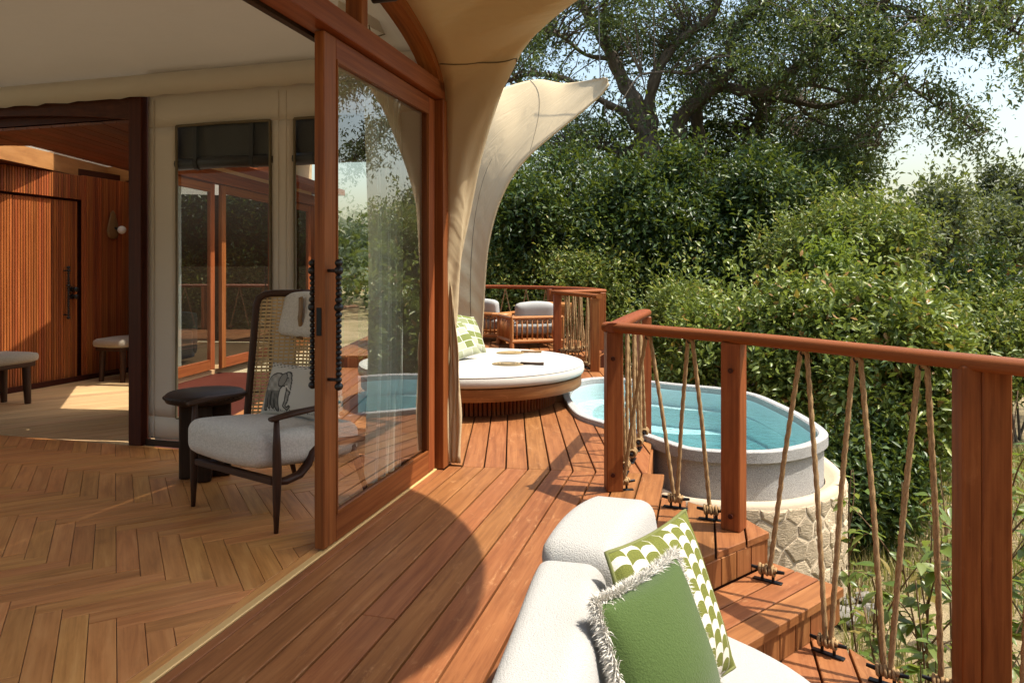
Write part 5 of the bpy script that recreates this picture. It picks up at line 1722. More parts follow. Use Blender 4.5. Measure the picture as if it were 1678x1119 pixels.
b1 = ST(2.05, WT + .55, 0); bench((b1.x, b1.y, 0), math.atan2(DD.y, DD.x), 1.0, "ribbed upholstered bench in front of the slatted entrance door")
ls, lz = hit_t(186, 372, WT + .02)
lp = ST(ls, WT + .012, lz)
lamp = thing("wall_lamp", tuple(lp), "carved wooden wall lamp with a round white bulb on slats", "lamp")
m = MB(); m.tube([lp + Vector((0, 0, -.15)), lp + Vector((0, 0, -.12)), lp + Vector((0, 0, -.06)), lp + Vector((0, 0, .02)), lp + Vector((0, 0, .10)), lp + Vector((0, 0, .17)), lp + Vector((0, 0, .20))], [.03, .075, .095, .075, .055, .035, .008], 16, sx=1, sy=.3, up=tuple(NN.cross(Vector((0, 0, 1))).cross(Vector((0, 0, 1)))))
m.build("backplate", M['tan'], lamp, smooth=True)
m = MB(); r_ = .05; m.lathe([(r_ * math.sin(math.pi * (j + .2) / 12.4), -r_ * math.cos(math.pi * (j + .2) / 12.4)) for j in range(13)], lp + NN * .085 + DD * .05 + Vector((0, 0, -.035)), 18)
M['bulb'] = plain('opal_bulb', (.85, .83, .78), .25, 0, 10, .02, 0)
m.build("bulb", M['bulb'], lamp, smooth=True)
m = MB(); m.tube([lp, lp + NN * .05 + DD * .03 + Vector((0, 0, -.03))], .014, 8); m.build("stem", M['iron'], lamp, smooth=True)
# dark sofa seen through the window in the second tent
s2 = thing("armchair", tuple(Q(1.3, -1.2, .0)), "dark charcoal armchair inside the neighbouring tent behind its glass door", "armchair")
M['charcoal'] = fabric('charcoal_cloth', (.045, .045, .046), .9, 120, .4)
for (c, sz) in ((Q(1.3, -1.2, .25), (1.0, .9, .42)), (Q(1.3, -1.62, .60), (1.0, .2, .6)), (Q(.82, -1.2, .40), (.16, .9, .6)), (Q(1.78, -1.2, .40), (.16, .9, .6))):
    b_ = soft_box(sz, .05, .01, 6); xf(b_, Matrix.Translation(c) @ Matrix.Rotation(math.atan2(GV.y, GV.x), 4, 'Z')); b_.build("upholstery", M['charcoal'], s2, smooth=True)
w = NT('zigzag_print', .9, .1); u, v = uvn(w)
zz_ = w.math('ABSOLUTE', w.math('SUBTRACT', w.math('FRACT', w.math('MULTIPLY', u, 6)), .5))
w.base(w.mix(w.math('LESS_THAN', w.math('FRACT', w.math('ADD', w.math('MULTIPLY', v, 9), zz_)), .4), (.03, .03, .03), (.6, .58, .54)))
M['zigzag'] = w.m
a_, b_, c_ = Q(1.55, -1.38, .98), Q(1.05, -1.38, .98), Q(1.55, -1.22, .52)
pillow(a_, b_, c_, .14, M['zigzag'], "cushion", "black and white zigzag cushion on the charcoal armchair", "cushion", 16, seed=20)
# ================================================================== vegetation
def leafmat(name, a, b, c, tip=None, tipamt=.0, rough=.46, transl=.3, spec=.34):
    w = NT(name, rough, spec)
    k = w.attr("lc").outputs["Fac"]
    col = w.ramp(k, [(.05, a), (.5, b), (.95, c)])
    if tip:
        t = w.attr("tipv").outputs["Fac"]
        col = w.mix(w.math('LESS_THAN', t, tipamt), col, tip)
    w.base(col)
    tr = w.new("ShaderNodeBsdfTranslucent")
    w.link(w.mix(.5, col, (.30, .36, .03), 'MIX'), tr.inputs[0])
    mx = w.new("ShaderNodeMixShader"); mx.inputs[0].default_value = transl
    w.link(w.p.outputs[0], mx.inputs[1]); w.link(tr.outputs[0], mx.inputs[2]); w.link(mx.outputs[0], w.out.inputs[0])
    return w.m
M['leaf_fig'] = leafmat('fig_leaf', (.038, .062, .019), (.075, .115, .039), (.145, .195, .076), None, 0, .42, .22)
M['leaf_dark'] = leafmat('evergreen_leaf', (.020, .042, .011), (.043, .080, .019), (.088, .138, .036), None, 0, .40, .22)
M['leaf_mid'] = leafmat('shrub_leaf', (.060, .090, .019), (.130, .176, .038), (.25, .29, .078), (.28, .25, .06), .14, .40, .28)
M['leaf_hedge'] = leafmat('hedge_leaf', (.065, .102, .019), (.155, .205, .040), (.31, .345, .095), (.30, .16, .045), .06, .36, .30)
M['leaf_bright'] = leafmat('bright_leaf', (.07, .12, .015), (.13, .20, .028), (.20, .27, .05), None, 0, .45, .4)
M['leaf_far'] = leafmat('far_leaf', (.060, .075, .032), (.105, .125, .055), (.16, .175, .085), None, 0, .55, .25)
M['leaf_fardark'] = leafmat('far_dark_leaf', (.030, .042, .022), (.05, .066, .034), (.08, .095, .05), None, 0, .55, .2)
M['leaf_sap'] = leafmat('sapling_leaf', (.06, .11, .02), (.11, .17, .035), (.19, .23, .06), (.26, .20, .06), .1, .33, .38)
M['bark'] = None
w = NT('bark', .9, .2)
g = w.attr("g").outputs["Vector"]; n1 = w.noise(w.vec('MULTIPLY', g, (3, 16, 16)), 1, 6, .7, .8); n2 = w.noise(w.obj(), 1.2, 3, .6)
w.base(w.mix(w.math('MULTIPLY', n2, .7), w.ramp(n1, [(.3, (.06, .048, .036)), (.6, (.19, .155, .12)), (.8, (.33, .29, .235))]), (.10, .078, .055)))
w.bump(n1, .8, .05); M['bark'] = w.m
w = NT('twig', .8, .2); w.base((.16, .10, .055)); M['twig'] = w.m

def leaves(name, C, size, mat, parent, aspect=.42, jit=.35, up=.35, droop=.2, seed=0, fold=.25, outward=None, shape6=False):
    """one leaf per row of C (N x 3); size scalar or N"""
    r_ = np.random.default_rng(seed); N = len(C)
    sz = size * (1 + jit * r_.uniform(-1, 1, N)) * (.8 + .5 * r_.random(N) ** 2)
    d = r_.normal(size=(N, 3)); d[:, 2] -= droop
    if outward is not None: d += outward * .9
    d /= np.linalg.norm(d, axis=1)[:, None]
    nr = r_.normal(size=(N, 3)) * .75; nr[:, 2] += up * 2
    if outward is not None: nr += outward * .5
    nr -= d * np.sum(nr * d, 1)[:, None]
    nr /= (np.linalg.norm(nr, axis=1)[:, None] + 1e-9)
    sd = np.cross(d, nr)
    hw = (sz * aspect * .5)[:, None]; L_ = sz[:, None]
    lift = nr * (hw * fold * 2)
    if shape6:
        V = np.stack([C, C + d * L_ * .32 + sd * hw + lift, C + d * L_ * .70 + sd * hw * .72 + lift * .8, C + d * L_ - nr * L_ * .10, C + d * L_ * .70 - sd * hw * .72 + lift * .8, C + d * L_ * .32 - sd * hw + lift, C + d * L_ * .5], 1).reshape(-1, 3)
        b = np.arange(N)[:, None] * 7
        tri = np.array([0, 1, 6, 1, 2, 6, 2, 3, 6, 3, 4, 6, 4, 5, 6, 5, 0, 6])
        idx = (b + tri[None, :]).ravel(); per = 6
    else:
        V = np.stack([C, C + d * L_ * .45 + sd * hw + lift, C + d * L_ - nr * L_ * .08, C + d * L_ * .45 - sd * hw + lift], 1).reshape(-1, 3)
        b = np.arange(N)[:, None] * 4
        idx = (b + np.array([0, 1, 2, 0, 2, 3])[None, :]).ravel(); per = 2
    me = bpy.data.meshes.new(name)
    nf = N * per
    off = np.array(origin_of(parent), dtype=np.float64) if parent else 0
    me.vertices.add(len(V)); me.vertices.foreach_set("co", (V - off).astype(np.float32).ravel())
    me.loops.add(nf * 3); me.loops.foreach_set("vertex_index", idx.astype(np.int32))
    me.polygons.add(nf); me.polygons.foreach_set("loop_start", np.arange(0, nf * 3, 3, dtype=np.int32))
    lc = np.clip(r_.normal(.5, .22, N), 0, 1); tv = r_.uniform(0, 1, N)
    a = me.attributes.new("lc", 'FLOAT', 'FACE'); a.data.foreach_set("value", np.repeat(lc, per).astype(np.float32))
    a = me.attributes.new("tipv", 'FLOAT', 'FACE'); a.data.foreach_set("value", np.repeat(tv, per).astype(np.float32))
    me.update(calc_edges=True)
    me.materials.append(mat)
    o = bpy.data.objects.new(name, me); COL.objects.link(o)
    if parent is not None: o.parent = parent
    o["kind"] = "stuff"
    return o
def bush(px, Y, ru, rv, n, mat, label, size=.10, name="shrub", cat="shrub", group=None, lobes=16, seed=0, dz=None, per=22, hollow=.62, stems=5, s6=False, droop=.2, base=None, cr=.16, aspect=.42, trunk=None):
    """crown around pixel centre; top at centre - rv; reaches down to the ground"""
    r_ = np.random.default_rng(seed + 100); n = int(n * 1.55); size = size * .80; cr = cr * 1.0
    c = PY(px[0], px[1], Y); RX = ru / F * Y; RZ_ = rv / F * Y; RY = RX * .8 if dz is None else dz
    gz = gheight(c.x, c.y) if base is None else base
    t = thing(name, (c.x, c.y, gz), label, cat, group)
    zlow = c.z - gz
    # lobes
    Lc = []
    for i in range(lobes):
        d = r_.normal(size=3); d /= np.linalg.norm(d); q = r_.uniform(.40, .92)
        p = np.array([d[0] * RX * q, d[1] * RY * q, d[2] * q * (RZ_ if d[2] > 0 else zlow * .85)])
        Lc.append((p, r_.uniform(.17, .46)))
    ncl = max(1, n // per)
    li_ = r_.integers(0, lobes, ncl)
    d = r_.normal(size=(ncl, 3)); d[:, 2] += .25; d /= np.linalg.norm(d, axis=1)[:, None]
    rad = r_.uniform(hollow, 1.05, ncl)
    sc_ = np.array([[RX, RY, max(RZ_, .5 * (RZ_ + zlow) * .5)]])
    cc = np.array([Lc[k][0] for k in li_]) + d * sc_ * (np.array([Lc[k][1] for k in li_]) * rad)[:, None]
    P = np.repeat(cc, per, 0) + r_.normal(size=(ncl * per, 3)) * cr
    out = np.repeat(d, per, 0)
    ns = int(16 + n / 150)                      # loose shoots break the outline
    ki = r_.integers(0, ncl, ns); sd_ = d[ki] * .7 + np.array([0, 0, .8]) + r_.normal(size=(ns, 3)) * .25
    sl_ = size * r_.uniform(2.5, 9.0, ns)
    tt_ = r_.uniform(.1, 1, (ns, 14))
    Sx = cc[ki][:, None, :] + sd_[:, None, :] * (tt_ * sl_[:, None])[:, :, None] + r_.normal(size=(ns, 14, 3)) * size * .25
    P = np.concatenate([P, Sx.reshape(-1, 3)]); out = np.concatenate([out, np.repeat(sd_, 14, 0) * .6])
    P += np.array([c.x, c.y, c.z])
    ok = P[:, 2] > gz + .02
    P, out = P[ok], out[ok]
    leaves("foliage", P, size, mat, t, seed=seed, outward=out, shape6=s6, droop=droop, aspect=aspect)
    m = MB()
    for i in range(stems):
        p = Vector(Lc[i % lobes][0]) + c
        b_ = Vector((c.x + r_.uniform(-.25, .25) * RX, c.y + r_.uniform(-.25, .25) * RY, gz - .1))
        mid = b_.lerp(p, .5) + Vector((r_.uniform(-.1, .1) * RX, r_.uniform(-.1, .1) * RY, 0))
        w0 = trunk or max(.02, RX * .035)
        m.tube(catmull([b_, mid, p], 4), [w0 * (1 - .8 * k / 8) for k in range(9)], 7)
        for q in range(3):
            e_ = Vector(Lc[(i * 3 + q + 1) % lobes][0]) + c
            m.tube(catmull([mid.lerp(p, .3 + .2 * q), mid.lerp(e_, .5) + Vector((0, 0, .1)), e_], 3), [w0 * .5 * (1 - .8 * k / 6) for k in range(7)], 6)
    m.build("trunk" if cat == "tree" else "stems", M['bark'], t, smooth=True)
    return t
# ------------------------------------------------ the great fig
TY = 18.0
fx = PY(1095, 240, TY)
fig = thing("fig_tree", (fx.x, fx.y, gheight(fx.x, fx.y)), "huge spreading fig tree with twisted limbs rising behind the shrubs", "tree")
limbs = [
    ([(1105, 520, 0), (1092, 400, 0), (1075, 300, 0), (1062, 240, 0), (1048, 200, 0), (1040, 164, 0), (1024, 138, .2), (1004, 96, .3), (985, 60, .3), (965, 28, .5), (946, -8, .6), (930, -60, .8)], .50, .17),
    ([(1064, 235, .1), (1066, 200, .1), (1062, 180, 0), (1074, 128, -.3), (1096, 87, -.5), (1127, 56, -.6), (1165, 28, -.8), (1190, -30, -1)], .34, .13),
    ([(1122, 520, .4), (1118, 330, .4), (1114, 240, .3), (1111, 205, .2), (1125, 182, 0), (1147, 164, -.2), (1178, 133, -.5), (1198, 112, -.6), (1196, 85, -.7), (1200, 58, -.8), (1229, 26, -1), (1270, -6, -1), (1310, -50, -1)], .42, .13),
    ([(1150, 520, .8), (1148, 300, .8), (1146, 230, .7), (1142, 190, .5), (1150, 165, .3), (1178, 143, 0), (1220, 150, -.4), (1260, 148, -.8), (1295, 118, -1.2), (1330, 90, -1.6), (1362, 66, -2), (1433, 15, -2.5), (1490, -30, -3)], .34, .12),
    ([(1190, 470, 1.2), (1205, 290, 1.2), (1220, 245, 1.1), (1244, 194, 1.0), (1256, 165, .6), (1300, 166, 0), (1350, 175, -.5), (1405, 160, -.8), (1450, 165, -1)], .30, .08),
    ([(1246, 192, 1.0), (1280, 204, .6), (1318, 232, .3), (1345, 262, .2)], .13, .05),
    ([(1042, 208, 0), (1020, 182, -.2), (998, 172, -.3), (960, 150, -.5), (922, 128, -.6), (871, 122, -.8), (830, 134, -1)], .20, .07),
    ([(1050, 225, 0), (1020, 250, .3), (985, 240, .5), (940, 250, .6)], .14, .05),
    ([(1433, 15, -2.5), (1480, 14, -2.8), (1500, 36, -3), (1545, 34, -3.2), (1587, 31, -3.5), (1640, 40, -3.6), (1690, 70, -3.8), (1760, 110, -4)], .10, .035),
    ([(1362, 66, -2), (1400, 90, -2.2), (1450, 110, -2.4), (1500, 150, -2.6), (1560, 190, -2.8), (1600, 215, -3)], .09, .03),
    ([(1178, 133, -.5), (1160, 110, -.8), (1130, 120, -1), (1090, 118, -1.2), (1050, 122, -1.3)], .10, .04),
    ([(1004, 96, .3), (960, 90, 0), (920, 60, -.4), (880, 50, -.8), (850, 60, -1)], .11, .04),
    ([(1300, 166, 0), (1340, 200, -.4), (1400, 220, -.8), (1450, 240, -1)], .08, .03),
    ([(1260, 148, -.8), (1310, 140, -1), (1370, 150, -1.4), (1420, 190, -1.6), (1440, 240, -1.8)], .09, .03),
    ([(1690, 70, -3.8), (1800, 60, -4.2), (1900, 110, -4.6), (2000, 170, -5)], .06, .02),
]
m = MB(); limb3 = []
for pts, r0, r1 in limbs:
    P = [PY(u, v, TY + dy) for u, v, dy in pts]
    C3 = catmull(P, 5); limb3.append((C3, r0))
    nn_ = len(C3)
    rs_ = random.Random(len(pts) * 7 + int(r0 * 100))
    m.tube(C3, [(r0 + (r1 - r0) * (i / (nn_ - 1)) ** .7) * .62 * (1 + .12 * math.sin(i * 1.3 + r0 * 40)) for i in range(nn_)], 12, fn=lambda th, l: 1 + .10 * math.sin(3 * th + l * 2.2) + .05 * math.sin(5 * th - l * 3))
r_ = np.random.default_rng(21)
# foliage clumps: (u, v, ru, rv, count, dy)
CLP = [(960, 40, 110, 60, 120, 0), (880, 100, 60, 45, 55, -.5), (850, 40, 60, 60, 50, -.6), (1080, 45, 100, 60, 170, .6), (1180, 90, 100, 70, 160, .9), (1290, 60, 110, 80, 230, -1.5),
       (1390, 60, 90, 70, 170, -2.2), (1480, 50, 70, 50, 62, -2.8), (1560, 35, 60, 34, 42, -3.3), (1625, 55, 45, 34, 34, -3.6), (1640, 20, 50, 28, 26, -3.6), (1240, 170, 130, 60, 130, 2.2),
       (1350, 160, 110, 65, 150, 1.2), (1430, 160, 70, 65, 84, -1), (1505, 165, 48, 46, 28, -2.4), (1565, 190, 38, 40, 26, -2.8), (1590, 225, 20, 22, 12, -3), (1405, 235, 50, 32, 36, -.5), (1330, 240, 110, 40, 120, 1.0), (1220, 235, 90, 40, 70, 2.4),
       (960, 180, 90, 50, 70, .8), (900, 230, 80, 50, 90, 1.2), (990, 235, 60, 40, 60, .8), (1120, -40, 200, 50, 260, -.6), (1350, -60, 200, 60, 260, -1.8), (1560, -40, 130, 50, 110, -3), (940, -60, 120, 50, 130, .2), (1150, -150, 250, 80, 220, 0), (1400, -150, 220, 70, 200, -1.5),
       (1720, 110, 60, 50, 45, -4), (1790, 60, 60, 40, 34, -4.2), (1880, 100, 60, 40, 30, -4.6), (1960, 150, 34, 40, 16, -5), (1150, 130, 60, 40, 40, 1.2), (1060, 110, 60, 40, 40, 1.2), (1700, -30, 90, 50, 60, -3.8), (1900, -20, 110, 50, 60, -4.6), (2060, -10, 60, 40, 30, -5.2)]
cl = []
mt = MB()
allpts = [(p, r0) for C3, r0 in limb3 for p in C3[len(C3) // 3:]]
AP = np.array([tuple(p) for p, _ in allpts])
HOLES = [(945, 95, 38, 28), (1090, 182, 24, 20), (1040, 222, 16, 18), (1072, 205, 16, 18), (1020, 235, 14, 12)]
for (u, v, ru, rv, n, dy) in CLP:
    k = 0; n = int(n * (.78 if v > -20 else .38))
    while k < n:
        a = r_.uniform(0, 2 * math.pi); q = math.sqrt(r_.uniform(0, 1))
        uu, vv = u + ru * q * math.cos(a), v + rv * q * math.sin(a); k += 1
        if any(((uu - h[0]) / h[2]) ** 2 + ((vv - h[1]) / h[3]) ** 2 < 1 for h in HOLES) and r_.random() < .88: continue
        p = PY(uu, vv, TY + dy + r_.normal() * 1.0)
        cl.append(tuple(p))
        if True:
            dist = np.sum((AP - np.array(p)) ** 2, 1); b_ = Vector(AP[int(np.argmin(dist))])
            if (b_ - p).length < 3.2:
                md = b_.lerp(p, .55) + Vector((r_.normal() * .12, r_.normal() * .12, .10 + r_.normal() * .1))
                mt.tube([b_, b_.lerp(md, .5) + Vector((0, 0, .05)), md, md.lerp(p, .6), p], [.024, .018, .013, .009, .005], 5, cap=False)
m.build("trunk", M['bark'], fig, smooth=True)
mt.build("branches", M['bark'], fig, smooth=True)
cl = np.array(cl); per = 34
# sprays: leaves strung along short drooping shoots
sh = np.repeat(cl, 3, 0) ; dvec = r_.normal(size=(len(sh), 3)) * np.array([1, 1, .55]); dvec /= np.linalg.norm(dvec, axis=1)[:, None]
tt = r_.uniform(0, .62, (len(sh), 15))
P = sh[:, None, :] + dvec[:, None, :] * tt[:, :, None] + r_.normal(size=(len(sh), 15, 3)) * .07
P[:, :, 2] -= .35 * tt ** 2
P = P.reshape(-1, 3)
leaves("foliage", P, .112, M['leaf_fig'], fig, seed=5, droop=.35, aspect=.36)
print("fig leaves", len(P))
# ------------------------------------------------ evergreen mass under and behind the fig
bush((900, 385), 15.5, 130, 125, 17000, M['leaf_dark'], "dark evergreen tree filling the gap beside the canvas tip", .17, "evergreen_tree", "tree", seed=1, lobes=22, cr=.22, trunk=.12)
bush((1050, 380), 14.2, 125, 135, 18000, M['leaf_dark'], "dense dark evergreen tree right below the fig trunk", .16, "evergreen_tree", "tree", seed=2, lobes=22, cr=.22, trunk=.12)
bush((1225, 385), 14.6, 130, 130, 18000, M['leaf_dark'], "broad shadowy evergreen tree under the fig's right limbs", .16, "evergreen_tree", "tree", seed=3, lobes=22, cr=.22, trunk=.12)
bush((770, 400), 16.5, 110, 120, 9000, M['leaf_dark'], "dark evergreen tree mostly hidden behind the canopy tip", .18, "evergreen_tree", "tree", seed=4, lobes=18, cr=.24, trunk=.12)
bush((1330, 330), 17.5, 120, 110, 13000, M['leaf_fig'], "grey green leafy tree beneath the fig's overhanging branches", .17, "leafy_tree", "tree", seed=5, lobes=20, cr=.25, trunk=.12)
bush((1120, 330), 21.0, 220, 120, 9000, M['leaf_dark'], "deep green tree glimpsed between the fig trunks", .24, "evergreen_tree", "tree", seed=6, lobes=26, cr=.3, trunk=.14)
# ------------------------------------------------ mid shrubs
bush((1390, 410), 11.4, 140, 92, 17000, M['leaf_mid'], "rounded olive shrub with pale leaf tips on the slope", .115, "shrub", "shrub", seed=7, lobes=26, cr=.14)
bush((1350, 452), 9.9, 52, 38, 3800, M['leaf_bright'], "small vivid green shrub glowing in front of the olive shrub", .10, "shrub", "shrub", seed=8, lobes=12, cr=.10)
bush((1608, 500), 13.0, 85, 85, 9000, M['leaf_dark'], "dark glossy shrub below the distant walkway", .13, "shrub", "shrub", seed=9, lobes=20, cr=.17)
bush((985, 480), 13.6, 95, 62, 11000, M['leaf_mid'], "pale green shrub pressing against the raised deck railing", .12, "shrub", "shrub", seed=10, lobes=22, cr=.15)
bush((850, 472), 15.0, 85, 60, 8000, M['leaf_mid'], "light green shrub behind the lounge chairs", .13, "shrub", "shrub", seed=11, lobes=20, cr=.16)
bush((1110, 530), 10.6, 95, 55, 9000, M['leaf_mid'], "yellowish shrub just beyond the plunge pool", .105, "shrub", "shrub", seed=12, lobes=22, cr=.13)
# ------------------------------------------------ front hedge
hg = "leafy shrubs below the handrail"
bush((1195, 590), 8.9, 105, 78, 9000, M['leaf_hedge'], "copper tipped shrub directly behind the far rim of the pool", .105, "shrub", "shrub", hg, 22, 13, s6=True, cr=.13)
bush((1335, 545), 8.3, 100, 90, 11000, M['leaf_hedge'], "large glossy shrub rising behind the handrail between posts", .11, "shrub", "shrub", hg, 24, 14, s6=True, cr=.13)
bush((1465, 600), 7.6, 105, 130, 12000, M['leaf_hedge'], "tall leafy shrub beside the stone pool wall", .11, "shrub", "shrub", hg, 26, 15, s6=True, cr=.13)
bush((1560, 590), 9.4, 110, 80, 9000, M['leaf_mid'], "yellow green shrub behind the thick railing post", .11, "shrub", "shrub", hg, 22, 16, cr=.14)
bush((1680, 540), 11.5, 80, 60, 5000, M['leaf_mid'], "shrub at the edge of the sandy clearing", .12, "shrub", "shrub", hg, 18, 17, cr=.15)
bush((1425, 800), 6.9, 75, 95, 6500, M['leaf_dark'], "shaded low shrub at the foot of the pool wall", .10, "shrub", "shrub", hg, 20, 18, cr=.12)
# ------------------------------------------------ far trees and the wood on the horizon
bush((1525, 385), 36, 78, 88, 9000, M['leaf_far'], "airy pale olive tree standing in the middle distance", .34, "acacia_tree", "tree", None, 22, 19, cr=.5, hollow=.3, trunk=.22)
bush((1650, 345), 52, 50, 50, 4500, M['leaf_fardark'], "dark domed tree on the skyline", .5, "skyline_tree", "tree", None, 18, 20, cr=.7, trunk=.3)
bush((1625, 400), 42, 75, 55, 6000, M['leaf_far'], "spreading olive tree ahead of the skyline tree", .42, "acacia_tree", "tree", None, 20, 21, cr=.55, trunk=.22)
bush((1440, 415), 30, 80, 60, 5000, M['leaf_far'], "pale tree peeping over the olive shrub", .32, "acacia_tree", "tree", None, 20, 22, cr=.45, trunk=.18)
# trees off to the right, mirrored in the glass
bush((2040, 340), 22, 110, 100, 8000, M['leaf_dark'], "full dark tree standing beside the clearing", .22, "evergreen_tree", "tree", None, 20, 31, cr=.3, trunk=.2)
bush((2240, 400), 24, 130, 70, 7000, M['leaf_far'], "olive tree at the right of the clearing", .24, "acacia_tree", "tree", None, 20, 32, cr=.35, trunk=.2)
bush((1850, 400), 26, 110, 55, 6000, M['leaf_mid'], "leafy tree across the clearing", .24, "acacia_tree", "tree", None, 20, 33, cr=.35, trunk=.18)
bush((2000, 470), 13.5, 130, 60, 6000, M['leaf_bright'], "bright green shrub beside the clearing", .16, "shrub", "shrub", None, 18, 34, cr=.2)
bush((2200, 500), 12, 150, 60, 6000, M['leaf_mid'], "spreading shrub along the clearing", .15, "shrub", "shrub", None, 18, 35, cr=.2)
bush((2480, 460), 12, 150, 80, 6000, M['leaf_mid'], "tall shrub at the far side of the deck", .15, "shrub", "shrub", None, 18, 36, cr=.2)
# the wood on the horizon reads as one mass
r_ = np.random.default_rng(77)
cc = []
for az in np.linspace(-60, 100, 200):
    for k in range(4):
        a = R(az + r_.uniform(-.6, .6)); dist = r_.uniform(62, 95); h = r_.uniform(.2, 1) * (6.5 + 2.2 * math.sin(az * .31) + 1.4 * math.sin(az * .93))
        cc.append((dist * math.sin(a), dist * math.cos(a), -2.4 + h))
cc = np.array(cc); P = np.repeat(cc, 45, 0) + r_.normal(size=(len(cc) * 45, 3)) * np.array([1.6, 1.6, 1.0]); P = P[P[:, 2] > -3.4]
wd = leaves("distant_wood", P, 1.1, M['leaf_fardark'], None, seed=78, aspect=.7)
tagd(wd, "dark belt of trees along the horizon", "wood", kind="stuff")
# ------------------------------------------------ saplings beside the steps: every leaf its own part
def leaf_mesh(seed):
    r2 = random.Random(seed); L_, W_ = 1.0, r2.uniform(.42, .52)
    m = MB()
    prof = [(0, 0), (.14, .55), (.36, 1.0), (.60, .86), (.82, .45), (1.0, 0)]
    vs = []; 
    for x, h in prof: vs += [(x, W_ / 2 * h, .07 * h - .16 * x * x), (x, 0, -.16 * x * x), (x, -W_ / 2 * h, .07 * h - .16 * x * x)]
    fs = []
    for i in range(len(prof) - 1):
        a = i * 3; fs += [(a, a + 1, a + 4, a + 3), (a + 1, a + 2, a + 5, a + 4)]
    m.add(vs, fs)
    me = m.mesh("leaf", M['leaf_sap'], smooth=True)
    at = me.attributes.new("lc", 'FLOAT', 'FACE'); at.data.foreach_set("value", [r2.random()] * len(me.polygons))
    at = me.attributes.new("tipv", 'FLOAT', 'FACE'); at.data.foreach_set("value", [r2.random()] * len(me.polygons))
    return me
LM = [leaf_mesh(i) for i in range(14)]
def sapling(base, top, n, size, label, seed, branches=3):
    r2 = random.Random(seed); base, top = Vector(base), Vector(top)
    t = thing("sapling", tuple(base), label, "plant", "young saplings beside the steps")
    m = MB(); paths = []
    main = catmull([base, base.lerp(top, .35) + Vector((r2.uniform(-.06, .06), r2.uniform(-.06, .06), 0)), base.lerp(top, .7) + Vector((r2.uniform(-.05, .05), 0, 0)), top], 6); paths.append(main)
    m.tube(main, [.009 * (1 - .75 * i / (len(main) - 1)) for i in range(len(main))], 6)
    for b in range(branches):
        p = main[int(len(main) * r2.uniform(.2, .7))]
        e = p + Vector((r2.uniform(-.32, .32), r2.uniform(-.3, .3), r2.uniform(.25, .5)))
        q = catmull([p, p.lerp(e, .5) + Vector((r2.uniform(-.03, .03), 0, .05)), e], 6); paths.append(q); m.tube(q, [.006 * (1 - .7 * i / (len(q) - 1)) for i in range(len(q))], 5)
    m.build("stem", M['twig'], t, smooth=True)
    for k in range(n):
        q = paths[k % len(paths)]; p = q[int(r2.uniform(.15, 1) * (len(q) - 1))]
        o = bpy.data.objects.new("leaf", LM[r2.randrange(14)]); COL.objects.link(o); o.parent = t
        o.location = p - base; s_ = size * r2.uniform(.75, 1.45); o.scale = (s_, s_, s_)
        o.rotation_euler = (r2.uniform(-.5, .5), r2.uniform(-.35, .6), r2.uniform(0, 6.28))
    return t
SAP = [((1655, 1190), (1668, 640), 3.7, 30, .105), ((1640, 1160), (1630, 830), 4.0, 34, .10), ((1500, 1140), (1478, 790), 4.3, 34, .095), ((1545, 1150), (1530, 800), 4.0, 36, .10), ((1440, 1110), (1425, 800), 4.5, 26, .085), ((1470, 1180), (1440, 900), 3.9, 32, .10),
       ((1600, 1180), (1560, 900), 3.7, 34, .105), ((1700, 1150), (1690, 760), 3.9, 30, .105), ((1520, 1180), (1500, 950), 3.5, 28, .10), ((1410, 900), (1395, 660 + 110), 5.0, 22, .085), ((1560, 1000), (1540, 760), 5.0, 28, .09), ((1650, 1000), (1640, 780), 5.2, 28, .09)]
LBL = ["tall sapling with spaced pale leaves close to the thick post", "sapling with crowded leaves between the thick post and the clearing", "sapling growing at the corner of the lower deck", "sapling seen between two ropes near the thick post",
       "slender sapling against the stone pool wall", "low sapling beside the lower deck edge", "bushy sapling in front of the thick railing post", "sapling outside the railing beside the clearing", "short sapling hugging the lower deck", "thin sapling at the shaded foot of the stone wall", "sapling in dry grass behind the ropes", "sapling in dry grass behind the thick post"]
for i, (b, tp, Y, n, sz) in enumerate(SAP):
    pb = PY(b[0], b[1], Y); pt = PY(tp[0], tp[1], Y)
    pb.z = gheight(pb.x, pb.y)
    sapling(pb, pt, int(n * 1.7), sz, LBL[i], 40 + i, 5)
